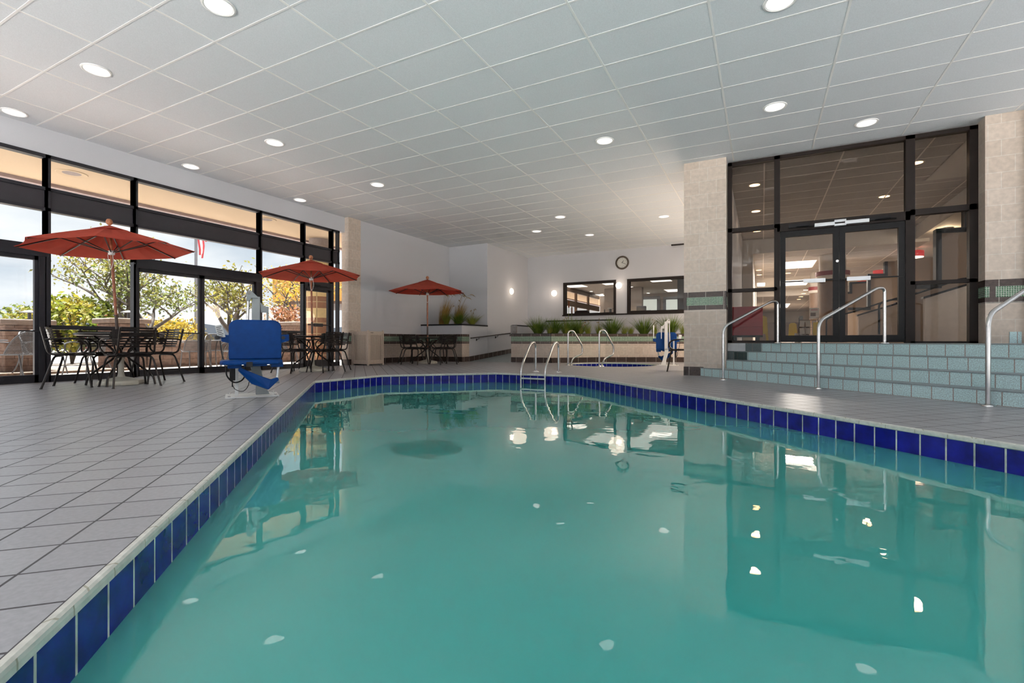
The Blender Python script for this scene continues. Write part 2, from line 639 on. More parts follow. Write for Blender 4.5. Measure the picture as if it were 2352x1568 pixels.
# ------------------------------------------------------------------ walls
def wallbox(name, x0, y0, z0, x1, y1, z1, mat, label, cat='wall'):
    mb = MB().box(x0, y0, z0, x1, y1, z1)
    return struct(mb.build(name, mat), label, cat)
wallbox('wall_left_header', -10.12, YB, 3.53, -9.87, 9.39, HT, 'wall_paint', 'grey wall strip above the tall windows')
wallbox('wall_left', -10.1, 9.82, 0, -9.75, 14.2, HT, 'wall_paint', 'plain grey wall behind the far umbrella table')
wallbox('wall_left_return', -10.1, 14.05, 0, -8.2, 17.3, HT, 'wall_paint', 'grey wall block with the side sconce beside the ramp')
# back wall with two window openings
W1 = (-6.70, 1.60, -4.675, 2.85)
W2 = (-4.27, 1.63, -1.75, 2.85)
mb = MB()
xs = [-8.2, W1[0], W1[2], W2[0], W2[2], -.57]
for a, b in ((xs[0], xs[1]), (xs[2], xs[3]), (xs[4], xs[5])):
    mb.box(a, 17.2, 0, b, 17.35, HT)
for w_ in (W1, W2):
    mb.box(w_[0], 17.2, 0, w_[2], 17.35, w_[1])
    mb.box(w_[0], 17.2, w_[3], w_[2], 17.35, HT)
struct(mb.build('wall_back', 'wall_paint', clean=False), 'grey back wall with the clock and two windows', 'wall')
wallbox('wall_right_partition', -.78, 9.76, 0, -.57, 17.35, HT, 'wall_paint', 'grey partition wall behind the tall tiled column')
mb = MB()  # unseen side wall; its openings are added for daylight
mb.box(XR, YB, 0, XR + .15, 9.9, .12)
mb.box(XR, YB, 3.6, XR + .15, 9.9, HT)
for k in range(7):
    y = YB + (9.9 - YB) / 6 * k
    mb.box(XR, y - .07, .12, XR + .15, y + .07, 3.6)
struct(mb.build('wall_right', 'wall_paint'), 'side wall right of the steps with tall openings added to let in daylight', 'wall')
# wall behind the camera; its window openings are added to let daylight in
mb = MB()
mb.box(XL, YB - .15, 0, XR, YB, .12)
mb.box(XL, YB - .15, 3.6, XR, YB, HT)
for k in range(6):
    x = XL + (XR - XL) / 5 * k
    mb.box(x - .07, YB - .15, .12, x + .07, YB, 3.6)
struct(mb.build('wall_front', 'wall_paint'), 'wall behind the viewpoint with wide openings added to let in daylight', 'wall')
# brown track at ceiling of back wall
mb = MB().box(-2.75, 17.1, HT - .035, -1.0, 17.2, HT)
struct(mb.build('trim_6', 'frame_brown'), 'thin brown track where back wall meets ceiling', 'trim')

# wainscot bands on a run (list of xy points, walls facing left normal), offset out by t
def band(pts, z0, z1, t, name, mat, label, cat='tile band', side=1):
    mb = MB()
    P = [Vector(p) for p in pts]
    n = len(P)
    outp = []
    for i in range(n):
        ds = []
        if i > 0:
            ds.append((P[i] - P[i - 1]).normalized())
        if i < n - 1:
            ds.append((P[i + 1] - P[i]).normalized())
        ns = [Vector((d.y, -d.x)) * side for d in ds]
        m_ = sum(ns, Vector((0, 0))).normalized()
        k = 1 / max(.3, m_.dot(ns[0]))
        outp.append(P[i] + m_ * t * k)
    poly = P + outp[::-1]
    for i in range(n - 1):
        a, b, c, d = P[i], P[i + 1], outp[i + 1], outp[i]
        for (u, v) in ((d, c),):
            mb.face([(u.x, u.y, z0), (v.x, v.y, z0), (v.x, v.y, z1), (u.x, u.y, z1)])
        mb.face([(d.x, d.y, z1), (c.x, c.y, z1), (b.x, b.y, z1), (a.x, a.y, z1)])
        mb.face([(d.x, d.y, z0), (c.x, c.y, z0), (b.x, b.y, z0), (a.x, a.y, z0)])
    for (a, d) in ((P[0], outp[0]), (P[-1], outp[-1])):
        mb.face([(a.x, a.y, z0), (d.x, d.y, z0), (d.x, d.y, z1), (a.x, a.y, z1)])
    o = mb.build(name, mat)
    return struct(o, label, cat)
TN = [6]
def trim():
    TN[0] += 1
    return 'trim_%d' % TN[0]
def wainscot(pts, where, t=.012, side=1, z=0., base=True):
    if base:
        band(pts, z, z + .155, t + .003, 'baseboard_' + where.split()[0], 'base_tile', 'dark brown base tiles along ' + where, 'baseboard', side)
    band(pts, z + .155, z + .565, t, trim(), 'wall_tile', 'cream wall tiles along ' + where, 'tile band', side)
    band(pts, z + .565, z + .632, t, trim(), 'band_tile', 'lower dark brown tile line along ' + where, 'tile band', side)
    band(pts, z + .632, z + .782, t, trim(), 'mosaic', 'green glass mosaic strip along ' + where, 'tile band', side)
    band(pts, z + .782, z + .855, t, trim(), 'band_tile', 'upper dark brown tile line along ' + where, 'tile band', side)
wainscot([(-9.75, 9.82), (-9.75, 12.5)], 'left grey wall')

# ------------------------------------------------------------------ tiled columns
def tiled_column(name, x0, y0, x1, y1, z0, z1, label, bands, base=None):
    """column whose cladding changes by height"""
    root = thing(name, label, 'column', (0, 0, 0), 0, None, 'structure')
    cuts = [z0] + [b for b in bands] + [z1]
    mats = ['wall_tile', 'band_tile', 'mosaic', 'band_tile', 'wall_tile']
    nm = ['lower_tiles', 'lower_band', 'mosaic_band', 'upper_band', 'upper_tiles']
    for k in range(5):
        e = .002 if k in (1, 2, 3) else 0
        zb = cuts[k]
        MB().box(x0 - e, y0 - e, zb, x1 + e, y1 + e, cuts[k + 1]).build(nm[k], mats[k], root)
    return root
c = tiled_column('column_right', -1.29, 9.45, -.57, 9.76, 0, HT, 'tall cream tiled column left of the steps', (1.21, 1.29, 1.44, 1.535))
MB().box(-1.295, 9.443, 0, -.95, 9.5, .165).build('base_tiles', 'base_tile', c)
for x in (-1.297, -.623):
    MB().box(x, 9.444, 1.29, x + .055, 9.46, 1.44).build('corner_band', 'band_tile', c)
c = tiled_column('column_left', -9.98, 9.39, -9.735, 9.83, 0, HT, 'cream tiled column at the end of the window wall', (.565, .632, .782, .855))
MB().box(-9.985, 9.384, 0, -9.73, 9.835, .155).build('base_tiles', 'base_tile', c)
c = tiled_column('column_far_right', 2.9, 9.47, 3.33, 9.9, .6, HT, 'cream tiled column right of the glass doors', (1.19, 1.275, 1.43, 1.53))
MB().box(3.00 - .05, 9.462, 1.275, 3.01, 9.48, 1.43).build('corner_band', 'band_tile', c)
c = tiled_column('column_side', 3.33, 9.40, XR, 9.95, .6, HT, 'cream tiled wall pier at the right edge by the handrail', (1.19, 1.275, 1.43, 1.53))
mb = MB().box(3.16, 9.455, .6, 3.285, 9.47, .77)
struct(mb.build(trim(), 'stair_tile'), 'pale blue tile set into the wall above the landing', 'tile')

# ------------------------------------------------------------------ steps up to the lobby
ST = [5.97, 6.26, 6.57, 6.88]
SQ0 = 1.0
def stair_poly(p):
    q_left_col = None
    pts = []
    # left end: meets column front (y=9.45) or its side / curb
    yl = 9.45 if p < 6.27 else 9.76
    ql = yl * S2 - p
    a = pq(p, ql); b = pq(p, SQ0 - 2.0)
    return [a.xy, b.xy, Vector((XR, b.y)), Vector((XR, 9.76)), Vector((a.x if yl > 9.5 else a.x, yl))]
root = thing('steps', 'four pale blue tiled steps rising to the lobby doors', 'stairs', (0, 0, 0), 0, None, 'structure')
for k, p in enumerate(ST):
    z0, z1 = .151 * k, .151 * (k + 1)
    a = pq(p, (9.45 if k == 0 else 9.76) * S2 - p)
    re_ = pq(p, p - XR * S2)
    if k == 0:
        pts = [a.xy, re_.xy, Vector((XR, 9.75)), Vector((-.57, 9.75)), Vector((-.57, 9.45))]
    elif k == 1:
        a = pq(p, 9.41 * S2 - p)
        pts = [Vector((-.565, p * S2 + .565)), re_.xy, Vector((XR, 9.76)), Vector((-.565, 9.76))]
    else:
        a = pq(p, 9.76 * S2 - p)
        pts = [Vector((p * S2 - 9.76, 9.76)), re_.xy, Vector((XR, 9.76))]
    MB().prism(pts, z0, z1 - .012).build('riser', 'stair_tile', root)
    # thin tread slab with slight nosing
    d = Vector((1, 1)).normalized() * -.006
    pt2 = [Vector(v) for v in pts]
    pt2[0] = pt2[0] + d; pt2[1] = pt2[1] + d
    MB().prism(pt2, z1 - .012, z1).build('tread', 'coping_tile' if False else 'stair_tread' if 'stair_tread' in MATS else pm('stair_tread', (.30, .36, .38), .45, var=.1, scale=50), root)
# accent tiles at the left end of the upper risers, and the curb under the glass front
def on_riser(p, qa, qb, z0, z1, mat, nm):
    e = .004
    a, b = pq(p - e, qa), pq(p - e, qb)
    c_, d_ = pq(p + .01, qb), pq(p + .01, qa)
    MB().prism([a.xy, b.xy, c_.xy, d_.xy], z0, z1).build(nm, mat, root)
p = ST[2]; ql = 9.74 * S2 - p
on_riser(p, ql, ql - .30, .302, .440, 'stair_dark_tile', 'accent_tile')
mb = MB().box(-.565, 9.745, .0, .0, 9.9, .6)
mb.build('curb', 'stair_dark_tile', root)
MB().box(-.565, 9.738, .455, -.27, 9.75, .60).build('curb_tile', 'stair_white_tile', root)

# ------------------------------------------------------------------ glass front to the lobby
SF = 9.78
YA, YZ = SF - .06, SF + .06
root = thing('window_6', 'dark framed glass front with fixed panes around the lobby doors', 'glass front', (0, 0, 0), 0, None, 'structure')
X0, X1_, X2_, X3_ = -.56, .235, 2.09, 2.89
Z0, Z1_ = .604, 3.905
mb = MB()
mb.box(X0, YA, Z0, X0 + .07, YZ, Z1_)
mb.box(X1_ - .045, YA, Z0, X1_ + .045, YZ, Z1_)
mb.box(X2_ - .06, YA, Z0, X2_ + .06, YZ, Z1_)
mb.box(X3_ - .09, YA, Z0, X3_ + .01, YZ, Z1_)
mb.box(X0, YA, Z1_ - .06, X3_, YZ, Z1_)
mb.box(X0, YA, 2.63, X1_, YZ, 2.70)
mb.box(X1_, YA, 2.56, X2_, YZ, 2.70)
mb.box(X2_, YA, 2.63, X3_, YZ, 2.72)
mb.box(X0, YA, 1.53, X1_, YZ, 1.59)
mb.box(X2_, YA, 1.53, X3_, YZ, 1.585)
mb.box(X0, YA, Z0, X1_, YZ, Z0 + .045)
mb.box(X2_, YA, Z0, X3_, YZ, Z0 + .03)
mb.build('frame', 'frame_brown', root)
for (a, b, lo, hi) in ((X0, X1_, Z0, 1.55), (X0, X1_, 1.55, 2.65), (X0, X1_, 2.68, Z1_), (X1_, X2_, 2.68, Z1_), (X2_, X3_, Z0, 1.55), (X2_, X3_, 1.57, 2.65), (X2_, X3_, 2.70, Z1_)):
    MB().box(a + .02, SF - .004, lo, b - .02, SF + .004, hi).build('pane', 'tinted_glass', root)
XM = 1.15
for n_, (a, b, lab) in enumerate(((X1_ + .045, XM, 'left leaf of the dark framed glass lobby doors'), (XM, X2_ - .06, 'right leaf of the dark framed glass lobby doors'))):
    d = thing('door_%d' % (3 + n_), lab, 'door', (0, 0, 0), 0, None, 'structure')
    mb = MB()
    st = .085
    mb.box(a + .004, YA + .02, .62, a + st, YZ - .02, 2.555)
    mb.box(b - st, YA + .02, .62, b - .004, YZ - .02, 2.555)
    mb.box(a + st, YA + .02, .62, b - st, YZ - .02, .735)
    mb.box(a + st, YA + .02, 2.46, b - st, YZ - .02, 2.555)
    mb.build('frame', 'black', d)
    MB().box(a + st, SF - .004, .735, b - st, SF + .004, 2.46).build('pane', 'tinted_glass', d)
    pb = MB().box(a + .03, YA - .03, 1.66, b - .03, YA - .012, 1.68)
    pb.build('push_bar', 'black', d)
    u0, u1 = (b - .52, b - .20) if n_ == 0 else (a + .1, a + .42)
    MB().box(u0, YA - .045, 1.635, u1, YA - .01, 1.70).build('push_pad', 'alu', d)
    # closer arm at the head of the leaf
    cx = a + .3 if n_ == 0 else b - .35
    mb = MB().box(cx - .17, YA - .055, 2.60, cx + .15, YA, 2.66)
    mb.tube([(cx - .05, YA - .06, 2.60), (cx + .12, YA - .16, 2.585), (cx + .22, YA - .03, 2.60)], .012, 6)
    mb.build('closer', 'black', d)
MB().tube([(XM - .03, YA - .0, 1.98), (XM - .03, YA - .012, 1.98)], .022, 14).build('lock_cylinder', 'steel', bpy.data.objects['door_3'])
t = tag(MB().box(XM - .36, YA - .07, 2.575, XM - .07, YA, 2.635).box(XM + .07, YA - .07, 2.575, XM + .40, YA, 2.635).box(XM - .08, YA - .06, 2.56, XM + .09, YA, 2.60)
        .box(XM - .08, YA - .06, 2.62, XM + .09, YA, 2.665).build('door_lock', 'alu', bevel=.004), 'silver magnetic lock bar above the meeting lobby doors', 'lock')

# ------------------------------------------------------------------ window wall on the left
XA, XB = -9.97, -9.85
XG = -9.91
def vbar(mb, y0, y1, z0, z1, xa=XA, xb=XB):
    mb.box(xa, y0, z0, xb, y1, z1)
WZ = dict(top=3.53, ct=3.475, cb=3.0, sb=2.675, mid=2.63)
bays = [(1.05, 3.37, 'door'), (3.37, 4.555, 'fix'), (4.555, 6.96, 'slide'), (6.96, 8.11, 'fix'), (8.11, 8.975, 'swing'), (8.975, 9.2, 'side'),
        (-1.2, 1.05, 'fix'), (-4.2, -1.2, 'door')]
names = ['far-left clerestory above the leftmost sliding door', 'tall fixed window behind the nearest umbrella table', 'clerestory windows above the wide sliding doors',
         'tall fixed window behind the second umbrella', 'clerestory above the dark swing door', 'narrow sidelight beside the tiled column',
         'tall fixed window beyond the left picture edge', 'clerestory above the door beyond the left picture edge']
hw = .042
for n_, (a, b, kd) in enumerate(bays):
    root = thing('window_%d' % (n_ + 1 if n_ < 5 else n_ + 2), 'dark framed ' + names[n_], 'window', (0, 0, 0), 0, None, 'structure')
    low = 2.03 if kd in ('door', 'slide', 'swing') else 0.0
    mb = MB()
    aa = a + (0 if n_ else 0)
    vbar(mb, a - hw, a + hw * .6, low if kd != 'fix' else 0, WZ['top'])
    vbar(mb, b - hw, b - hw * .2, low, WZ['top'])
    vbar(mb, a, b, WZ['ct'], WZ['top'])
    vbar(mb, a, b, WZ['cb'] - .03, WZ['cb'] + .02)
    vbar(mb, a, b, WZ['sb'] - .02, WZ['sb'] + .03)
    if kd in ('door', 'slide', 'swing'):
        vbar(mb, a, b, 1.94, 2.12, XA - .02, XB + .01)
        if kd == 'slide' or kd == 'door':
            vbar(mb, a - .04, a + .03, 0, 2.0)
            vbar(mb, b - .11, b - .03, 0, 2.0)
        else:
            vbar(mb, a - .04, a + .02, 0, 2.0)
    else:
        vbar(mb, a, b, 0, .10)
        if kd == 'fix':
            vbar(mb, a, b, .82, .885)
    mb.build('frame', 'frame_dark', root)
    MB().box(XG - .02, a + .03, WZ['sb'] + .02, XG + .03, b - .03, WZ['cb'] - .02).build('spandrel', 'spandrel', root)
    MB().box(XG - .003, a + .02, WZ['cb'], XG + .003, b - .02, WZ['ct'] + .02).build('upper_pane', 'clear_glass', root)
    MB().box(XG - .003, a + .02, low if low else .08, XG + .003, b - .02, WZ['sb']).build('lower_pane', 'clear_glass', root)
    nd = {0: (1, 'leftmost glass sliding door at the picture edge'), 2: (2, 'wide two panel sliding glass door behind the pool lift'), 4: (5, 'dark framed glass swing door beside the second umbrella'), 7: (6, 'sliding glass door beyond the left picture edge')}.get(n_)
    if nd:
        d = thing('door_%d' % nd[0], nd[1], 'door', (0, 0, 0), 0, None, 'structure')
        leaves = [(a + .03, b - .11)] if kd != 'slide' else [(a + .03, 5.71), (5.71, b - .11)]
        if kd == 'door':
            leaves = [(a + .03, (a + b) / 2), ((a + b) / 2, b - .11)]
        if kd == 'swing':
            leaves = [(a + .03, b - .05)]
        for li, (u, v) in enumerate(leaves):
            xo = .025 if li else 0
            st = .045 if kd != 'swing' else .06
            mb = MB()
            vbar(mb, u, u + st, .0, 1.95, XA + xo, XA + xo + .06)
            vbar(mb, v - st, v, .0, 1.95, XA + xo, XA + xo + .06)
            vbar(mb, u, v, .0, .12 if kd != 'swing' else .17, XA + xo, XA + xo + .06)
            vbar(mb, u, v, 1.88, 1.95, XA + xo, XA + xo + .06)
            mb.build('leaf_frame', 'frame_dark', d)
            MB().box(XA + xo + .027, u + st, .1, XA + xo + .033, v - st, 1.9).build('pane', 'clear_glass', d)
        if kd != 'swing':
            MB().tube([(XB + .03, leaves[0][0] + .02, .79), (XB + .03, leaves[-1][1] if kd == 'door' else 5.72, .79)], .011, 8).build('push_bar', 'frame_dark', d)
        else:
            MB().tube([(XB + .03, a + .06, 1.04), (XB + .03, b - .03, 1.04)], .012, 8).box(XB, a + .25, 1.0, XB + .05, a + .5, 1.08).build('push_bar', 'frame_dark', d)
            mb = MB().box(XB, a + .1, 1.98, XB + .06, a + .42, 2.04)
            mb.tube([(XB + .06, a + .25, 2.0), (XB + .2, a + .5, 1.98), (XB + .03, a + .75, 2.0)], .012, 6)
            mb.build('closer', 'black', d)
#END_PART_1

# ------------------------------------------------------------------ chairs
def make_chair():
    """tubular armchair with slatted seat and back, faces +Y"""
    t = thing('slatted_armchair', 'x', 'chair')
    mb = MB()
    for s in (-1, 1):
        mb.tube(fillet([(s * .205, -.285, .825), (s * .215, -.205, .455), (s * .225, .20, .445)], .07, 5), .0135, 8)
    mb.tube([(-.222, .16, .447), (.222, .16, .447)], .010, 8)
    mb.tube([(-.216, -.14, .447), (.216, -.14, .447)], .010, 8)
    mb.build('frame', 'chair_metal', t, smooth=True)
    for yf, yt in ((-.265, -.15), (.25, .17)):
        for s in (-1, 1):
            MB().tube(fillet([(s * .275, yf, 0), (s * .215, yt, .425), (0, yt, .43)], .07, 5), .0135, 8).lathe([(.016, 0), (.016, .012)], 8, (s * .275, yf, 0)).build('leg', 'chair_metal', t, smooth=True)
    for s in (-1, 1):
        p = catmull([(s * .212, -.245, .655), (s * .262, -.16, .665), (s * .285, 0, .672), (s * .287, .13, .655), (s * .282, .205, .595), (s * .268, .205, .52), (s * .245, .13, .46), (s * .228, .06, .446)], 5)
        MB().tube(p, .0125, 8).build('armrest', 'chair_metal', t, smooth=True)
    # seat: slats in a rounded outline
    mb = MB()
    n = 11
    for k in range(n):
        y = -.20 + .42 * (k + .5) / n
        e = abs(y - .01) / .23
        w_ = .245 * max(.6, (1 - e ** 4) ** .5)
        z = .462 + .010 * e * e
        h = .42 / n * .34
        for a in range(6):
            x0, x1 = -w_ + 2 * w_ * a / 6, -w_ + 2 * w_ * (a + 1) / 6
            d0, d1 = -.012 * (1 - (x0 / .245) ** 2), -.012 * (1 - (x1 / .245) ** 2)
            v = [(x0, y - h, z + d0), (x1, y - h, z + d1), (x1, y + h, z + d1), (x0, y + h, z + d0)]
            mb.extrude(v, (0, 0, -.005))
    mb.tube(catmull([(.245 * math.cos(q) * (1 if abs(math.cos(q)) < .8 else 1), .01 + .22 * math.sin(q), .462) for q in [2 * PI * k / 16 for k in range(17)]], 2), .008, 6)
    mb.box(-.012, -.19, .444, .012, .2, .452)
    mb.box(-.15, -.19, .446, -.13, .2, .455)
    mb.box(.13, -.19, .446, .15, .2, .455)
    mb.build('seat', 'chair_metal', t)
    # back
    mb = MB()
    z0, z1 = .545, .832
    rows = 8
    def py(x, z):
        return -.205 - (z - .455) * .216 + .014 + .075 * (x / .28) ** 2 - .008
    def hw_(z):
        e = abs(z - (z0 + z1) / 2) / ((z1 - z0) / 2)
        return .29 * (1 - min(.999, e) ** 3.2) ** .42 if e < .999 else .12
    pitch = (z1 - z0) / rows
    for k in range(rows):
        za = z0 + pitch * k + pitch * .12
        zb = z0 + pitch * (k + 1) - pitch * .20
        seg = 12
        zm = (za + zb) / 2
        w_ = hw_(zm)
        for a in range(seg):
            x0, x1 = -w_ + 2 * w_ * a / seg, -w_ + 2 * w_ * (a + 1) / seg
            mb.extrude([(x0, py(x0, za), za), (x1, py(x1, za), za), (x1, py(x1, zb), zb), (x0, py(x0, zb), zb)], (0, .005, 0))
    for s in (-1, 1):
        for xx, ww in ((.235, .05), (.205, .02), (.0, .016)):
            if xx == 0 and s == 1:
                continue
            zz = [z0 + (z1 - z0) * q / 8 for q in range(9)]
            for a in range(8):
                za, zb = zz[a], zz[a + 1]
                lim = min(hw_(za + .002), hw_(zb - .002))
                xa, xb = s * xx - ww / 2, s * xx + ww / 2
                xa, xb = max(xa, -lim), min(xb, lim)
                if xb - xa < .006:
                    continue
                mb.extrude([(xa, py(xa, za), za), (xb, py(xb, za), za), (xb, py(xb, zb), zb), (xa, py(xa, zb), zb)], (0, .004, 0))
    mb.build('backrest', 'chair_metal', t)
    return t
chair0 = make_chair()
chair_used = [0]
def chair(x, y, face, label, group):
    o = chair0 if not chair_used[0] else copy_tree(chair0)
    chair_used[0] += 1
    o.location = (x, y, 0)
    o.rotation_euler = (0, 0, face)
    tag(o, label, 'chair', group)
    return o
# ------------------------------------------------------------------ tables, umbrellas, bases
def make_table():
    t = thing('cafe_table', 'x', 'table')
    MB().lathe([(.0001, .715), (.50, .715), (.525, .722), (.53, .735), (.525, .747), (.51, .75), (.036, .75), (.034, .745)], 40).build('tabletop', 'chair_metal', t, smooth=True)
    for k in range(4):
        a = R(45 + 90 * k)
        u = Vector((math.cos(a), math.sin(a), 0))
        w_ = Vector((-u.y, u.x, 0))
        path = [u * .33 + Vector((0, 0, .712)), u * .075 + w_ * .03 + Vector((0, 0, .50)), u * .07 + w_ * .03 + Vector((0, 0, .39)), u * .40 + Vector((0, 0, .13)), u * .425]
        MB().tube(fillet(path, .09, 5), .0155, 8).build('leg', 'chair_metal', t, smooth=True)
    MB().lathe([(.105, .42), (.105, .46), (.085, .46), (.085, .42), (.105, .42)], 20).build('collar', 'chair_metal', t, smooth=True)
    return t
table0 = make_table()
def make_base():
    t = thing('umbrella_base', 'x', 'umbrella base')
    a8 = [2 * PI * k / 8 + PI / 8 for k in range(8)]
    mb = MB()
    rings = [(.275, .0), (.28, .03), (.265, .065), (.11, .10), (.055, .115)]
    prev = None
    for r, z in rings:
        ring_ = [mb.bm.verts.new((r * math.cos(q), r * math.sin(q), z)) for q in a8]
        if prev:
            for k in range(8):
                mb.bm.faces.new([prev[k], prev[(k + 1) % 8], ring_[(k + 1) % 8], ring_[k]])
        else:
            mb.bm.faces.new(ring_[::-1])
        prev = ring_
    mb.bm.faces.new(prev)
    mb.build('weight', 'cream_plastic', t, bevel=.008)
    MB().lathe([(.05, .11), (.037, .16), (.034, .40), (.026, .405), (.026, .16)], 18).build('sleeve', 'cream_plastic', t, smooth=True)
    MB().lathe([(.024, .37), (.05, .372), (.05, .385), (.024, .387)], 12).build('locking_knob', 'cream_plastic', t, smooth=True)
    return t
base0 = make_base()
def make_umbrella():
    t = thing('patio_umbrella', 'x', 'umbrella')
    RU, zr, za = 1.05, 1.98, 2.31
    lo = .13
    MB().lathe([(.019, lo), (.019, 2.30)], 14).build('pole', 'wood', t, smooth=True)
    MB().lathe([(.0205, .78), (.0205, 1.02)], 14).build('pole_joint', 'wood_dark', t, smooth=True)
    MB().lathe([(.012, 2.28), (.03, 2.285), (.018, 2.315), (.012, 2.325), (.032, 2.34), (.043, 2.365), (.04, 2.39), (.026, 2.412), (.001, 2.418)], 18).build('finial', 'finial_wood', t, smooth=True)
    # canopy: eight sagging panels
    mb = MB()
    N, MM = 8, 6
    def rimpt(a8, r):
        pass
    grid = {}
    for k in range(N):
        a0, a1 = 2 * PI * k / N, 2 * PI * (k + 1) / N
        for i in range(MM + 1):
            f = i / MM
            for j in range(5):
                g = j / 4
                A = Vector((math.cos(a0), math.sin(a0), 0)).lerp(Vector((math.cos(a1), math.sin(a1), 0)), g)
                sag = 4 * g * (1 - g)
                p = A * (.05 + (RU - .05) * f) * (1 - .035 * sag * f)
                z = za - .02 + (zr - za + .02) * f + .006 * math.sin(PI * f) - .022 * sag * math.sin(PI * min(1, f * .8))
                grid[i, j] = mb.bm.verts.new((p.x, p.y, z))
        for i in range(MM):
            for j in range(4):
                mb.bm.faces.new([grid[i, j], grid[i, j + 1], grid[i + 1, j + 1], grid[i + 1, j]])
    mb.build('canopy', 'canopy_cloth', t, solid=.003)
    mb = MB()
    for k in range(N):
        a0, a1 = 2 * PI * k / N, 2 * PI * (k + 1) / N
        b = [Vector((.03 * math.cos(q), .03 * math.sin(q), za + .004)) for q in (a0, a1)]
        o_ = [Vector((.25 * math.cos(q), .25 * math.sin(q), za - .072)) for q in (a0, a1)]
        md = (o_[0] + o_[1]) / 2 + Vector((0, 0, .006))
        mb.face([b[0], b[1], md]); mb.face([b[0], md, o_[0]]); mb.face([b[1], o_[1], md])
    mb.build('vent_cap', 'canopy_cloth', t, solid=.003)
    for k in range(N):
        a = 2 * PI * k / N
        u = Vector((math.cos(a), math.sin(a), 0))
        pr = [u * .04 + Vector((0, 0, za - .055)), u * RU * .5 + Vector((0, 0, (za + zr) / 2 - .018)), u * (RU - .02) + Vector((0, 0, zr - .012))]
        rb = MB().tube(catmull(pr, 3), .0095, 6).build('rib', 'wood_dark', t)
        MB().tube([u * .035 + Vector((0, 0, 1.93)), u * .56 + Vector((0, 0, 2.115))], .008, 6).build('strut', 'wood_dark', rb)
    MB().lathe([(.021, 1.89), (.04, 1.90), (.045, 1.95), (.021, 1.96)], 16).build('hub', 'lift_white', t, smooth=True)
    MB().lathe([(.021, 2.19), (.045, 2.20), (.045, 2.235), (.021, 2.24)], 16).build('crown', 'wood', t, smooth=True)
    MB().tube(catmull([(.045, -.02, 1.93), (.06, -.03, 1.78), (.03, -.05, 1.68), (.0, -.045, 1.74), (-.02, -.04, 1.9)], 5), .004, 5).build('pull_cord', 'lift_white', t)
    return t
umb0 = make_umbrella()
TBL = [(-8.36, 3.67, 'nearest', 'by the leftmost tall windows'), (-8.5, 7.2, 'middle', 'beside the glass swing door'), (-8.48, 11.15, 'farthest', 'in front of the corner planter')]
for i, (x, y, wh, where) in enumerate(TBL):
    o = table0 if i == 0 else copy_tree(table0)
    o.location = (x, y, 0)
    o.rotation_euler = (0, 0, R(0))
    tag(o, '%s round dark metal cafe table under an umbrella, %s' % (wh, where), 'table', 'cafe tables under the red umbrellas')
    o = base0 if i == 0 else copy_tree(base0)
    o.location = (x, y, 0)
    o.rotation_euler = (0, 0, R((0, 20, 10)[i]))
    tag(o, 'cream octagonal umbrella base under the %s cafe table, %s' % (wh, where), 'umbrella base', 'cream umbrella bases')
    o = umb0 if i == 0 else copy_tree(umb0)
    o.location = (x, y, 0)
    o.rotation_euler = ((R(2.2), R(-2.5), R(-27 + 40)), (R(0), R(-1.0), R(27)), (R(.8), R(0.4), R(5)))[i]
    o.scale = ((.98, .98, 1.0), (1.0, 1.0, 1.02), (1.04, 1.04, 1.03))[i]
    tag(o, '%s terracotta red market umbrella with wooden ball finial, %s' % (wh, where), 'umbrella', 'red umbrellas over the cafe tables')
    tn = ('the nearest umbrella table', 'the middle umbrella table', 'the farthest umbrella table')[i]
    j = [(.07, -.53, -.56), (.45, -.09, PI / 2 - .1), (-.60, .06, -PI / 2), (.0, .46, PI)]
    if i == 1:
        j = [(0, -.52, .05), (.50, -.10, PI / 2 - .05), (-.62, .1, -PI / 2), (.1, .44, PI)]
    if i == 2:
        j = [(.0, -.56, 0.05), (.66, -.16, PI / 2 - .35), (-.62, .05, -PI / 2), (.18, .62, PI - .1)]
    side = ['near', 'pool facing', 'window facing', 'far']
    for k, (dx, dy, a) in enumerate(j):
        if i == 0 and k == 0:
            q_ = at(168, 784, 6.75)
            dx, dy = q_.x - x, q_.y - y
        chair(x + dx, y + dy, a, 'dark slatted metal armchair on the %s side of %s' % (side[k], tn), 'slatted armchairs around %s' % tn)
chair(at(1561, 784, 10.3).x, at(1561, 784, 10.3).y, PI / 2 + .15, 'dark slatted metal armchair half hidden behind the tall tiled column', None)

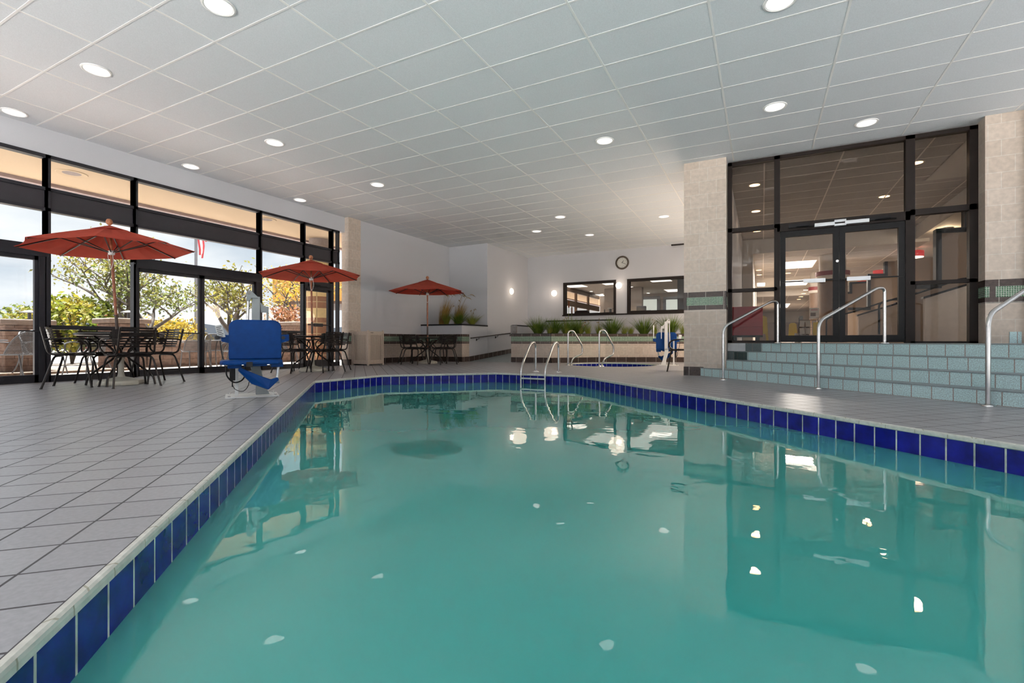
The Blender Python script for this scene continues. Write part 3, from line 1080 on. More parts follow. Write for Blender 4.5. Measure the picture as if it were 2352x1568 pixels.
# ------------------------------------------------------------------ pool lifts
def make_lift(grey):
    """seat faces -Y, mast behind"""
    t = thing('pool_lift', 'x', 'pool lift')
    MB().box(-.30, -.12, 0, .24, .30, .014).build('base_plate', 'lift_white', t, bevel=.003)
    mb = MB()
    for x, y in ((-.26, -.08), (.20, -.08), (-.26, .26), (.20, .26)):
        mb.lathe([(.014, .014), (.014, .026), (.001, .03)], 6, (x, y, 0))
    mb.build('anchor_bolt', 'steel', t)
    # mast: leaning foot and straight column
    mb = MB()
    mb.extrude([(.005, .06, .014), (.15, .06, .014), (.10, .06, .12), (.045, .06, .37), (.045, .06, .45), (-.05, .06, .45), (-.05, .06, .34), (.005, .06, .13)], (0, .08, 0))
    mb.box(-.035, .06, .40, .05, .14, 1.15)
    mb.build('mast', grey, t, bevel=.006)
    mb = MB()
    mb.extrude([(-.09, .045, 1.10), (-.09, .045, 1.19), (-.075, .045, 1.215), (-.05, .045, 1.22), (-.03, .045, 1.205), (.03, .045, 1.145), (.03, .045, 1.13), (-.04, .045, 1.13), (-.05, .045, 1.10)], (0, .10, 0))
    mb.build('lift_arm_head', grey, t, bevel=.006)
    MB().tube([(-.065, .04, 1.185), (-.065, .15, 1.185)], .018, 12).build('pivot_pin', 'stone_grey', t, smooth=True)
    mb = MB()
    mb.tube([(-.07, .1, 1.13), (-.08, .1, .80)], .016, 10)
    mb.tube([(-.08, .1, .84), (-.085, .1, .45)], .024, 10)
    mb.build('actuator', 'steel', t, smooth=True)
    mb = MB()
    mb.extrude([(.05, .07, 1.09), (.10, .07, 1.04), (.14, .07, 1.04), (.14, .07, .97), (.06, .07, .97)], (0, .05, 0))
    mb.box(.118, .08, .70, .14, .105, 1.04)
    mb.build('control_bracket', grey, t, bevel=.004)
    MB().box(-.205, .02, .014, -.17, .06, .40).build('seat_post', 'lift_white', t, bevel=.004)
    # seat shell
    mb = MB()
    out = []
    for (cx, cz, a0) in ((.175, .785, 0), (-.175, .785, 90)):
        for k in range(7):
            a = R(a0 + 15 * k)
            out.append((cx + .09 * math.cos(a), -.09, cz + .09 * math.sin(a)))
    pts = [(.265, -.09, .43)] + out + [(-.265, -.09, .43)]
    mb.extrude(pts, (0, .035, 0))
    mb.build('seat_back', 'lift_blue', t, bevel=.012, smooth=True)
    mb = MB()
    mb.extrude([(.34 * sx, y, .385) for sx, y in ((-1, -.14), (-1, -.44), (-.92, -.49), (.6, -.49), (.74, -.44), (.78, -.14), (.78, -.07), (-.8, -.07))], (0, 0, .045))
    mb.build('seat_pan', 'lift_blue', t, bevel=.014)
    mb = MB()
    mb.box(-.27, -.40, .345, -.14, -.2, .387)
    mb.box(.14, -.40, .35, .26, -.1, .40)
    mb.box(-.12, -.44, .365, .10, -.1, .388)
    mb.build('seat_underframe', 'lift_blue', t, bevel=.006)
    MB().box(-.10, -.495, .36, -.04, -.40, .415).build('buckle_slot', 'rubber', t, bevel=.003)
    for s in (-1, 1):
        x0, x1 = (.255, .345) if s > 0 else (-.335, -.255)
        a = MB().extrude([(x0, -.085, .61), (x1 - .01 * s, -.085, .635), (x1, -.085, .64), (x1, -.085, .715), (x0, -.085, .705)] if s > 0 else
                     [(x1, -.085, .61), (x0, -.085, .63), (x0, -.085, .705), (x1, -.085, .70)], (0, .03, 0)).build('arm_bracket', 'lift_blue', t, bevel=.006)
        xc = .30 if s > 0 else -.31
        g = MB().tube([(xc, -.09, .672), (xc - .03 if s > 0 else xc - .05, -.26, .672)], .012, 10).build('armrest', 'steel', t, smooth=True)
        e = (xc - .03 if s > 0 else xc - .05, -.26, .672)
        MB().tube([e, (e[0] - .008, e[1] - .09, .672)], .02, 10).build('grip', 'rubber', g, smooth=True)
    mb = MB()
    M = Matrix.Translation(Vector((-.345, -.12, .74))) @ Matrix.Rotation(R(-14), 4, 'Y') @ Matrix.Rotation(R(8), 4, 'X')
    mb.box(-.035, -.004, -.07, .035, .004, .07, M)
    c_ = mb.build('instruction_card', 'sign_card', t)
    mb = MB()
    for k in range(6):
        mb.box(-.026, -.0052, .045 - k * .02, .026 - .012 * (k % 2), -.0042, .052 - k * .02, M)
    mb.build('text_lines', 'ink', c_)
    # folded footrest
    mb = MB()
    P = [(-.18, -.40, .330), (-.155, -.43, .355), (.02, -.47, .27), (.13, -.48, .225), (.20, -.46, .245), (.215, -.46, .215), (.11, -.50, .115), (-.05, -.50, .185)]
    mb.extrude(P, (0, .09, -.01))
    mb.build('footrest', 'lift_blue', t, bevel=.01)
    MB().tube([(.215, -.36, .38), (.195, -.40, .20)], .016, 10).tube([(.16, -.42, .185), (.22, -.42, .19)], .014, 8).build('footrest_arm', 'alu', t, smooth=True)
    MB().box(-.255, -.14, .20, -.20, -.09, .36).box(-.235, -.13, .13, -.222, -.118, .22).build('control_motor', 'rubber', t, bevel=.004)
    mb = MB()
    mb.tube(catmull([(-.285, -.2, .36), (-.28, -.19, .26), (-.22, -.17, .185), (-.15, -.12, .19), (-.11, -.08, .24), (-.10, -.05, .34)], 6), .008, 8)
    mb.tube(catmull([(-.228, -.125, .15), (-.20, -.12, .10), (-.13, -.12, .075), (-.08, -.08, .12), (-.06, -.05, .2)], 6), .004, 6)
    mb.tube(catmull([(-.345, -.11, .64), (-.33, -.1, .5), (-.30, -.1, .36)], 4), .006, 6)
    mb.build('cable', 'rubber', t, smooth=True)
    return t
lift = make_lift('lift_grey')
lift.location = (-5.17, 3.58, 0)
lift.rotation_euler = (0, 0, R(57))
tag(lift, 'blue seated pool lift on the left deck, seat facing the viewer', 'pool lift', 'accessible pool lifts')
l2 = make_lift('lift_white')
l2.location = (-2.26, 13.3, 0)
l2.rotation_euler = (0, 0, R(190))
tag(l2, 'white and blue pool lift seen from behind by the spa', 'pool lift', 'accessible pool lifts')
for ch in l2.children:
    if ch.name.startswith(('instruction', 'control_bracket')):
        pass
MB().tube([(.33, -.15, .66), (.33, -.15, .95)], .013, 8).tube([(.33, -.15, .95), (.33, -.15, 1.07)], .018, 8).build('upright_grip', 'lift_white', l2)
MB().box(-.20, .10, .014, -.165, .14, .65).build('support_post', 'lift_white', l2, bevel=.004)

# ------------------------------------------------------------------ ladder, rails
lad = thing('pool_ladder', 'stainless steel pool ladder at the far end of the pool', 'ladder')
for x in (-4.20, -3.69):
    path = [(x, 9.20, 0), (x, 9.20, .38), (x + .01, 9.12, .555), (x + .015, 8.96, .60), (x + .02, 8.80, .53), (x + .03, 8.48, .17), (x + .03, 8.44, -.02), (x + .03, 8.44, -.7)]
    path = fillet([(x, 9.20, 0), (x, 9.20, .62), (x + .01, 8.93, .60), (x + .03, 8.44, .12), (x + .03, 8.44, -.75)], .16, 8)
    MB().tube(path, .021, 12).build('rail', 'steel', lad, smooth=True)
    MB().lathe([(.065, .0), (.062, .012), (.03, .022), (.022, .03)], 18, (x, 9.20, 0)).build('flange', 'steel', lad, smooth=True)
for z in (-.085, -.38, -.66):
    MB().box(-4.17, 8.40, z - .014, -3.66, 8.47, z + .014).build('tread', 'alu', lad, bevel=.005)
def handrail(q, pb, zb, pt, zt, pe, label):
    t = thing('stair_handrail', label, 'handrail', (0, 0, 0), 0, 'stainless handrails on the blue steps')
    a = pq(pb, q, 0); b = pq(pb, q, zb); c_ = pq(pt, q, zt); d = pq(pe, q, zt - .02); e = pq(pe, q, .602)
    MB().tube(fillet([a, b, c_, pq(pe, q, zt + .005), e], .12, 7), .0215, 14).build('rail', 'steel', t, smooth=True)
    for p, z in ((a, 0), (e, .604)):
        MB().lathe([(.06, .0), (.058, .010), (.03, .018), (.024, .022)], 18, (p.x, p.y, z)).build('flange', 'steel', t, smooth=True)
    return t
handrail(6.524, 5.72, .87, 6.72, 1.315, 6.86, 'leftmost stainless stair handrail beside the tall tiled column')
handrail(4.93, 5.88, .90, 6.97, 1.385, 7.11, 'middle stainless stair handrail in front of the lobby doors')
handrail(3.094, 5.87, .89, 6.96, 1.385, 7.10, 'rightmost stainless stair handrail cut by the picture edge')
for i, (x, y, lb) in enumerate(((-4.60, 12.15, 'left stainless spa grab rail with a bent foot'), (-3.68, 11.95, 'right stainless spa grab rail with a bent foot'))):
    t = thing('spa_grab_rail', lb, 'grab rail', (x, y, 0), 0, 'grab rails at the round spa')
    u = Vector((.50, .86, 0))
    pts = [(0, 0, 0), (0, 0, .90), u * .18 + Vector((0, 0, .925)), u * .50 + Vector((0, 0, .51)), u * .50 + Vector((0, 0, .30)), u * .17 + Vector((0, 0, .19)), u * .09]
    MB().tube(fillet(pts, .075, 6), .022, 12).build('rail', 'steel', t, smooth=True)
    for p in (pts[0], pts[-1]):
        p = Vector(p)
        MB().lathe([(.06, .0), (.055, .012), (.03, .02)], 16, (p.x, p.y, 0)).build('flange', 'steel', t, smooth=True)

# ------------------------------------------------------------------ trash receptacle
t = thing('trash_receptacle', 'square beige panelled trash receptacle below the left tiled column', 'trash can', (-9.43, 9.78, 0), R(0))
hx = .29
mb = MB().box(-hx + .03, -hx + .03, .03, hx - .03, hx - .03, .86)
mb.build('body', 'trash_beige', t)
mb = MB()
for sx in (-1, 1):
    for sy in (-1, 1):
        mb.cbox((sx * (hx - .015), sy * (hx - .015), .455), (.045, .045, .91))
        mb.ball((sx * (hx - .015), sy * (hx - .015), .912), .022)
mb.build('corner_post', 'trash_beige', t, bevel=.004)
MB().box(-hx, -hx, .84, hx, -hx + .02, .90).box(-hx, hx - .02, .84, hx, hx, .90).box(-hx, -hx, .84, -hx + .02, hx, .90).box(hx - .02, -hx, .84, hx, hx, .90).box(-hx + .01, -hx + .01, .84, hx - .01, hx - .01, .86).build('top_rim', 'trash_beige', t)
for k in range(4):
    M = Matrix.Rotation(PI / 2 * k, 4, 'Z')
    mb = MB()
    for (a, b, c_, d) in ((-.255, .09, .255, .135), (-.255, .80, .255, .845), (-.255, .135, -.205, .80), (.205, .135, .255, .80)):
        mb.box(a, -hx + .010, b, c_, -hx + .032, d, M)
    mb.build('panel_frame', 'trash_beige', t)
    mb = MB()
    for g in range(10):
        xx = -.203 + .0451 * g
        mb.box(xx - .0035, -hx + .026, .136, xx + .0035, -hx + .032, .80, M)
    mb.build('groove_shade', 'trash_groove_shade', t)  # raised strips, groove shade put into their colour
    MB().box(-.25, -hx + .006, .045, .25, -hx + .022, .085, M).build('bottom_rail', 'trash_beige', t)
MB().box(hx - .004, -.2, .855, hx + .002, -.1, .868).build('name_plate', 'ink', t)

# ------------------------------------------------------------------ corner planter + ramp
PY = 12.5
root = thing('corner_planter', 'raised grey corner planter with black cap below the left wall', 'planter')
MB().box(-9.745, PY, .0, -8.2, 14.045, 1.08).build('body', 'wall_paint', root)
mb = MB()
mb.box(-9.745, PY - .05, 1.13, -8.17, PY + .10, 1.175).box(-8.30, PY + .1, 1.13, -8.17, 14.045, 1.175)
mb.build('cap', 'black', root, bevel=.006)
MB().box(-9.745, PY, 1.08, -8.2, PY + .08, 1.13).box(-8.28, PY + .08, 1.08, -8.2, 14.045, 1.13).build('upper_lip', 'wall_paint', root)
MB().box(-9.74, PY + .08, 1.09, -8.33, 14.04, 1.125).build('soil', 'soil', root)
wainscot([(-9.75, PY), (-8.2, PY), (-8.2, 12.90)], 'corner planter')
# ramp
mb = MB()
mb.extrude([(-8.25, 12.9, -.001), (-8.25, 17.2, .31), (-8.25, 17.2, -.02), (-8.25, 12.9, -.02)], (1.5, 0, 0))
struct(mb.build('floor_ramp', 'stair_tread'), 'tiled ramp rising beside the handrail wall', 'ramp')
mb = MB()
mb.extrude([(-8.2, 12.9, 0), (-8.2, 17.2, .31), (-8.2, 17.2, .465), (-8.2, 12.9, .155)], (.016, 0, 0))
o = mb.build('baseboard_ramp', 'base_tile')
struct(o, 'dark brown base tiles climbing along the ramp', 'baseboard')
t = thing('wall_handrail', 'slim brown handrail on brackets climbing the ramp wall', 'handrail')
MB().tube([(-8.10, 12.86, .735), (-8.10, 15.9, .955)], .019, 10).build('rail', 'chair_metal', t, smooth=True)
for y in (13.35, 14.6, 15.7):
    z = .735 + (y - 12.86) * .0724
    MB().tube(fillet([(-8.10, y, z - .01), (-8.10, y, z - .06), (-8.2, y, z - .08)], .03, 4), .008, 6).cbox((-8.195, y, z - .085), (.012, .05, .07)).build('bracket', 'chair_metal', t)

# ------------------------------------------------------------------ long planter by the spa
FP = [Vector((-6.77, 13.05)), Vector((-5.47, 13.05)), Vector((-4.25, 14.40)), Vector((-.9, 16.0))]
BKP = [Vector((-.9, 16.9)), Vector((-4.3, 15.85)), Vector((-5.6, 14.7)), Vector((-6.77, 14.7))]
root = thing('spa_planter', 'long raised tiled planter full of grasses behind the spa', 'planter')
MB().prism(FP + BKP, 0, .78).build('body', 'wall_paint', root)
inn = [p + Vector((0, .08)) for p in FP]
mb = MB()
for a, b in zip(FP, FP[1:]):
    d = (b - a).normalized(); nn = Vector((-d.y, d.x))
    mb.prism([a - nn * .02, b - nn * .02, b + nn * .10, a + nn * .10], .78, .868)
mb.build('rim', 'black', root)
MB().prism([Vector((-6.7, 13.15)), Vector((-5.51, 13.15)), Vector((-4.30, 14.5)), Vector((-.9, 16.1)), Vector((-.9, 16.85)), Vector((-4.33, 15.8)), Vector((-5.6, 14.65)), Vector((-6.7, 14.65))], .78, .81).build('soil', 'soil', root)
wainscot(FP[:2], 'spa planter front', t=.022)
wainscot(FP[1:], 'spa planter long side', t=.022)
# half walls of the ramp behind the planter
mb = MB().box(-6.77, 13.10, .868, -6.63, 14.69, 1.10)
struct(mb.build('wall_ramp_end', 'wall_paint'), 'low grey wall with black cap left of the spa planter', 'wall')
mb = MB().box(-6.79, 13.03, .87, -6.60, 13.10, 1.12)
struct(mb.build(trim(), 'stone_grey'), 'grey stone end of the low ramp wall', 'trim')
mb = MB().box(-6.79, 13.10, 1.10, -6.61, 14.70, 1.135)
struct(mb.build(trim(), 'black'), 'black cap of the low wall left of the planter', 'trim')
mb = MB().box(-6.85, 15.9, 0, -4.47, 16.02, 1.33)
struct(mb.build('wall_ramp_back', 'wall_paint'), 'low grey wall behind the spa planter grasses', 'wall')
mb = MB().box(-6.86, 15.88, 1.33, -4.46, 16.04, 1.372)
struct(mb.build(trim(), 'black'), 'black cap of the low wall behind the grasses', 'trim')
mb = MB().box(-6.72, 17.13, 1.585, -1.0, 17.2, 1.63)
struct(mb.build(trim(), 'frame_brown'), 'dark sill ledge running under both back wall windows', 'trim')

# ------------------------------------------------------------------ plants
leafmat('blade_green', (.07, .13, .02), (.13, .215, .03), (.21, .28, .05), .45, .25, 6)
leafmat('blade_lime', (.22, .28, .05), (.31, .35, .06), (.42, .38, .09), .45, .3, 6)
leafmat('blade_straw', (.30, .185, .04), (.40, .25, .06), (.48, .34, .11), .6, .2, 6)
leafmat('plume', (.26, .17, .07), (.34, .24, .11), (.40, .29, .15), .8, .2, 10)
leafmat('cattail', (.10, .03, .012), (.14, .04, .016), (.16, .05, .02), .8, .1, 10)
def blades(mb, n, h, spread, lean, w_, rnd, c0=(0, 0, 0), r0=.05, bend=.35, up=.55):
    for _ in range(n):
        a = rnd.uniform(0, 2 * PI)
        e = rnd.random() ** .6 * spread
        L = h * rnd.uniform(up, 1.0)
        u = Vector((math.cos(a), math.sin(a), 0))
        side = Vector((-u.y, u.x, 0)) * w_ * rnd.uniform(.7, 1.1)
        b = Vector(c0) + u * r0 * rnd.random()
        pts = []
        for k in range(5):
            f = k / 4
            pts.append(b + Vector((lean[0], lean[1], 0)) * L * f ** 1.3 + u * L * e * (f + bend * f * f) + Vector((0, 0, L * f * (1 - .25 * e * f))))
        for k in range(4):
            f0, f1 = 1 - (k / 4) ** 2, 1 - ((k + 1) / 4) ** 2
            mb.face([pts[k] - side * f0, pts[k] + side * f0, pts[k + 1] + side * f1, pts[k + 1] - side * f1]) if k < 3 else mb.face([pts[k] - side * f0, pts[k] + side * f0, pts[k + 1]])
def grass(name, x, y, z, h, spread, n, mat, label, group, seed, lean=(0, 0), w_=.006, bend=.35, plumes=0, pl_h=1., r0=.05, up=.55):
    rnd = random.Random(seed)
    t = thing(name, label, 'plant', (x, y, z), 0, group)
    mb = MB()
    blades(mb, n, h, spread, lean, w_, rnd, r0=r0, bend=bend, up=up)
    mb.build('blades', mat, t, clean=False)
    if plumes:
        mb = MB()
        for k in range(plumes):
            a = rnd.uniform(0, 2 * PI)
            L = h * pl_h * rnd.uniform(.85, 1.1)
            u = Vector((math.cos(a), math.sin(a), 0)) * rnd.uniform(.05, .22)
            l = Vector((lean[0], lean[1], 0))
            pts = [Vector((0, 0, 0)), (l * .35 + u * .4) * L + Vector((0, 0, L * .55)), (l * .85 + u * .9) * L + Vector((0, 0, L * .93)), (l * 1.25 + u * 1.3) * L + Vector((0, 0, L)), (l * 1.6 + u * 1.6) * L + Vector((0, 0, L * .93))]
            pp = catmull(pts, 4)
            m_ = len(pp)
            mb.tube(pp, [.0025 if i < m_ * .62 else (.012 if i < m_ - 2 else .004) for i in range(m_)], 5)
        mb.build('plumes', 'plume', t, clean=False)
    return t
G = 'grasses in the corner planter'
grass('feather_grass', -9.30, 13.0, 1.12, .98, .22, 380, 'blade_straw', 'tall straw coloured feather grass nearest the left wall corner', G, 1, (.22, .10), .004, .2, 7, 1.12, .12)
grass('feather_grass', -8.85, 13.2, 1.12, .84, .22, 360, 'blade_straw', 'straw feather grass in the middle of the corner planter', G, 2, (.22, .10), .004, .2, 7, 1.2, .10)
grass('ornamental_grass', -9.02, 12.85, 1.12, .50, .40, 240, 'blade_lime', 'short yellow green grass between the two straw clumps', G, 3)
grass('ornamental_grass', -8.62, 12.95, 1.12, .56, .7, 300, 'blade_green', 'green arching grass clump right of the second straw clump', G, 4, bend=.7, plumes=4, pl_h=1.05)
grass('ornamental_grass', -8.40, 13.4, 1.12, .50, .7, 240, 'blade_lime', 'light green arching grass at the right end of the corner planter', G, 5, bend=.8, plumes=5, pl_h=1.05)
G = 'grasses in the long spa planter'
def inpl(px, back=.3):
    """point on the planter soil under pixel column px, `back` behind its front rim"""
    u = (px - 1176) / F
    d = Vector((-_s + _c * u, _c + _s * u))
    best = None
    for a, b in zip(FP, FP[1:]):
        e = b - a
        den = d.x * e.y - d.y * e.x
        tt = (a.x * e.y - a.y * e.x) / den
        k = ((a.x * d.y - a.y * d.x) / -den) if abs(den) > 1e-6 else 0
        k = ((d * tt) - a).dot(e) / e.length_squared
        if -.001 <= k <= 1.001:
            best = d * (tt + back)
    return best
pl = [(1236, .35, .62, 'ornamental_grass', 'blade_green', 'large spiky green grass at the left end of the spa planter'),
      (1272, .45, .58, 'ornamental_grass', 'blade_green', 'second spiky green grass from the spa planter left end'),
      (1304, .40, .55, 'ornamental_grass', 'blade_green', 'third spiky green grass just left of the left spa rail'),
      (1328, .55, .60, 'ornamental_grass', 'blade_green', 'spiky green grass behind the left spa rail'),
      (1350, .30, .40, 'feather_grass', 'blade_lime', 'small feathery grass between the two spa rails, left one'),
      (1376, .30, .42, 'feather_grass', 'blade_lime', 'small feathery grass between the two spa rails, right one'),
      (1407, .40, .66, 'ornamental_grass', 'blade_green', 'wide spiky green grass behind the right spa rail'),
      (1434, .30, .38, 'ornamental_grass', 'blade_lime', 'low yellow green grass right of the right spa rail, left tuft'),
      (1448, .32, .36, 'ornamental_grass', 'blade_lime', 'low yellow green grass right of the right spa rail, right tuft'),
      (1479, .40, .66, 'ornamental_grass', 'blade_green', 'wide spiky green grass left of the white pool lift'),
      (1504, .30, .40, 'feather_grass', 'blade_lime', 'light flowering grass just left of the pool lift mast'),
      (1540, .45, .72, 'ornamental_grass', 'blade_green', 'tall spiky green grass behind the white pool lift'),
      (1569, .30, .42, 'ornamental_grass', 'blade_lime', 'yellow green grass tuft beside the tiled column edge')]
for i, (px, bk, h, nm, mt, lb) in enumerate(pl):
    p = inpl(px, bk)
    fe = nm == 'feather_grass'
    big = mt == 'blade_green'
    grass(nm, p.x, p.y, .81, h * (1.12 if big else 1.05), (.85 if big else .42), 320 if big else 170, mt, lb, G, 20 + i, w_=.0065 if big else .004, bend=.3, plumes=4 if fe else 0, pl_h=1.1, r0=.09 if big else .06)
p = inpl(1262, .25)
grass('feather_grass', p.x, p.y, .81, .34, .3, 70, 'blade_lime', 'small lime tuft low between the first two spiky grasses', G, 51)
p = inpl(1299, .2)
grass('feather_grass', p.x, p.y, .81, .42, .45, 40, 'blade_lime', 'yellow plumed grass in front of the third spiky grass', G, 52, plumes=5, pl_h=1.2)
p = inpl(1333, .2)
grass('feather_grass', p.x, p.y, .81, .34, .45, 40, 'blade_lime', 'yellow plumed grass drooping beside the left spa rail', G, 53, plumes=5, pl_h=1.1, lean=(.2, .1))
for i, (px, h) in enumerate(((1305, 1.10), (1312, .92))):
    p = inpl(px, .6)
    t = thing('cattail', ('tall brown cattail before the left back window', 'short brown cattail before the left back window')[i], 'plant', (p.x, p.y, .8), 0, G)
    MB().tube([(0, 0, 0), (.02, 0, h)], .006, 6).build('stem', 'blade_green', t)
    MB().lathe([(.003, h - .24), (.022, h - .22), (.022, h - .04), (.003, h - .02)], 8, (.02, 0, 0)).build('seed_head', 'cattail', t, smooth=True)
for i, (px, r_) in enumerate(((1231, .11), (1257, .075), (1334, .09), (1360, .10))):
    p = inpl(px, .22)
    mb = MB().ball((0, 0, 0), r_, 12, .55)
    o = mb.build('stone', 'stone_grey', None, smooth=True, loc=(p.x, p.y, .82))
    o.scale = (1.5, 1, 1)
    tag(o, ('large flat stone under the first spiky planter grass', 'small stone left of the planter corner', 'round stone beside the left spa rail', 'dark stone between the two small feathery grasses')[i], 'stone', 'stones in the spa planter')

# ------------------------------------------------------------------ clock, sconces, downlights
def clock(x, y, z, r_, label, rot=0, face=True):
    t = thing('wall_clock', label, 'clock', (x, y, z), rot)
    M = Matrix.Rotation(R(90), 4, 'X')
    MB().lathe([(r_ * .74, .0), (r_ * .74, .028), (r_ * .78, .045), (r_ * .92, .042), (r_, .022), (r_, 0)], 40, M=M).build('rim', 'clock_brown', t, smooth=True)
    MB().lathe([(r_ * .76, .016), (r_ * .76, .022)], 40, M=M).build('dial', 'clock_face', t)
    mb = MB()
    for k in range(12):
        a = R(30 * k)
        cx, cz = math.sin(a) * r_ * .60, math.cos(a) * r_ * .60
        cu = bpy.data.curves.new('numeral', 'FONT')
        cu.body = str(12 if k == 0 else k)
        cu.size = r_ * .20
        cu.align_x = 'CENTER'
        cu.align_y = 'CENTER'
        cu.materials.append(MATS['ink'])
        tmp = bpy.data.objects.new('numeral', cu)
        COL.objects.link(tmp)
        me = bpy.data.meshes.new_from_object(tmp)
        bpy.data.objects.remove(tmp)
        o = bpy.data.objects.new('numeral', me)
        COL.objects.link(o)
        o.parent = t
        o.location = (cx, -.024, cz)
        o.rotation_euler = (R(90), 0, 0)
    mb.bm.free()
    for nm, ang, L, w_ in (('hour_hand', 37, .36, .022), ('minute_hand', 115, .58, .016)):
        a = R(ang)
        M2 = Matrix.Rotation(a, 4, 'Y')
        MB().box(-w_ * r_ * 1.6, -.028, -.08 * r_, w_ * r_ * 1.6, -.025, L * r_, M2).build(nm, 'ink', t)
    return t
clock(-4.45, 17.2, 3.45, .245, 'round brown wall clock high between the two back windows')
def sconce(x, y, z, rz, label, r_=.115):
    t = thing('wall_sconce', label, 'wall lamp', (x, y, z), rz, 'glowing round wall sconces')
    M = Matrix.Rotation(R(90), 4, 'X')
    MB().lathe([(.0001, 0), (r_ * .9, 0), (r_ * .95, .02), (.0001, .02)], 28, M=M).build('back_plate', 'alu', t, smooth=True)
    MB().lathe([(r_ * .95, .012), (r_, .03), (r_ * .92, .06), (r_ * .7, .085), (r_ * .35, .10), (.0001, .104)], 28, M=M).build('globe', 'lamp_sconce', t, smooth=True)
    l = bpy.data.lights.new('sconce_glow', 'POINT')
    l.energy = 2.4
    l.color = (1, .80, .62)
    l.shadow_soft_size = .28
    o = bpy.data.objects.new('sconce_glow', l)
    COL.objects.link(o)
    o.location = Vector((x, y, z)) + Matrix.Rotation(rz, 3, 'Z') @ Vector((0, -.34, 0))
    return t
sconce(-8.2, 15.75, 2.468, R(90), 'glowing round sconce on the side wall above the ramp')
sconce(-7.066, 17.2, 2.473, 0, 'glowing round sconce left of the left back window')
sconce(-4.569, 17.2, 2.64, 0, 'glowing round sconce between the two back windows')
for y, lb in ((11.2, 'added unseen fill sconce on the partition behind the tall tiled column'), (13.4, 'added unseen fill sconce on the partition facing the spa'), (15.6, 'added unseen fill sconce on the partition nearest the back wall')):  # unseen sconces added to brighten the back area
    o = sconce(-.78, y, 1.75, R(-90), lb)
    COL.objects[-1].data.energy = 36
    COL.objects[-1].data.shadow_soft_size = .3
    COL.objects[-1].location.x = -1.12
DL = [(-4.75, 2.90, 'nearest downlight over the deck edge, at the top of the picture'), (-7.19, 2.90, 'second downlight from the window wall in the nearest row'), (-9.57, 2.89, 'downlight nearest the windows at the left picture edge'),
      (-7.19, 5.32, 'downlight above and behind the nearest umbrella, second row'), (-9.57, 5.32, 'downlight against the window wall, second row'),
      (-7.19, 7.74, 'downlight above the middle umbrella, away from the windows'), (-9.57, 7.75, 'downlight against the window wall above the middle umbrella'),
      (-2.30, 7.76, 'downlight over the far end of the pool, left of the tiled column'), (.16, 7.74, 'larger downlight in front of the lobby glass, left one'), (1.40, 8.94, 'downlight closest to the lobby glass front, right one'),
      (.155, 5.36, 'downlight cut by the top picture edge over the steps'), (-4.75, 11.97, 'downlight over the spa, nearest of the back group'), (-6.0, 13.2, 'leftmost downlight of the back group by the ramp'),
      (-4.74, 14.39, 'farthest downlight of the back group before the clock wall'), (-2.30, 13.17, 'downlight of the back group beside the tiled column')]
dl0 = thing('downlight', 'x', 'ceiling light')
MB().lathe([(.118, HT - .001), (.135, HT - .012), (.150, HT - .008), (.152, HT - .001)], 32).build('trim_ring', 't_bar', dl0, smooth=True)
MB().lathe([(.0001, HT - .009), (.120, HT - .009), (.120, HT - .001)], 32).build('lens', 'lamp_white', dl0)
for i, (x, y, lb) in enumerate(DL):
    o = dl0 if i == 0 else copy_tree(dl0)
    o.location = (x, y, 0)
    tag(o, lb, 'ceiling light', 'recessed downlights of the pool ceiling')
def spot(x, y, z, energy, col=(1, .97, .93), size=160, blend=.6, rad=.11, name='downlight_beam'):
    l = bpy.data.lights.new(name, 'SPOT')
    l.energy = energy
    l.color = col
    l.spot_size = R(size)
    l.spot_blend = blend
    l.shadow_soft_size = rad
    o = bpy.data.objects.new(name, l)
    COL.objects.link(o)
    o.location = (x, y, z)
    return o
def area(x, y, z, sx, sy, energy, col=(1, 1, 1), rot=(0, 0, 0), name='panel_glow', spread=180):
    l = bpy.data.lights.new(name, 'AREA')
    l.shape = 'RECTANGLE'
    l.size, l.size_y = sx, sy
    l.energy = energy
    l.color = col
    l.spread = R(spread)
    o = bpy.data.objects.new(name, l)
    COL.objects.link(o)
    o.location = (x, y, z)
    o.rotation_euler = rot
    return o
#END_PART_2

# ------------------------------------------------------------------ lobby behind the glass front
pm('lobby_wall', (.56, .51, .45), .8, var=.03, scale=40)
pm('lobby_brown', (.23, .165, .115), .8, var=.05, scale=60)
pm('lobby_cream', (.74, .66, .57), .6, var=.04, scale=12)
pm('lobby_plaster', (.60, .55, .49), .8, var=.03)
pm('column_brown', (.16, .10, .065), .4, var=.12, scale=6)
pm('capital_red', (.20, .018, .02), .5)
pm('booth_red', (.42, .022, .035), .5, var=.08, scale=20)
pm('carpet', (.42, .35, .29), .9, var=.2, scale=30)
pm('yellow', (.70, .52, .03), .5, var=.06)
pm('paper', (.72, .70, .66), .6, var=.05)
LZ = .6
wallbox('floor_lobby', -.57, 9.84, LZ - .1, 11, 46, LZ, 'carpet', 'carpeted lobby floor beyond the glass doors', 'floor')
wallbox('wall_lobby_left', -.77, 17.35, LZ, -.57, 46, 4, 'lobby_wall', 'lobby wall on the left beyond the glass')
wallbox('wall_lobby_pier', -.57, 17.5, LZ, -.27, 30, 3.93, 'lobby_wall', 'pale wall pier seen through the left lobby pane')
wallbox('wall_lobby_back', -.7, 46, LZ, 11, 46.2, 4, 'lobby_wall', 'beige back wall of the lobby')
wallbox('wall_lobby_right', 10.9, 9.9, LZ, 11, 46, 4, 'lobby_brown', 'brown side wall of the lobby')
wallbox('trim_40', -.27, 45.8, LZ, 6, 45.98, 2.2, 'column_brown', 'dark brown panelling at the back of the lobby', 'trim')
mb = MB()
mb.face([(-.57, 9.84, HT), (3.9, 9.84, HT), (3.9, 17.6, HT), (-.57, 17.6, HT)])
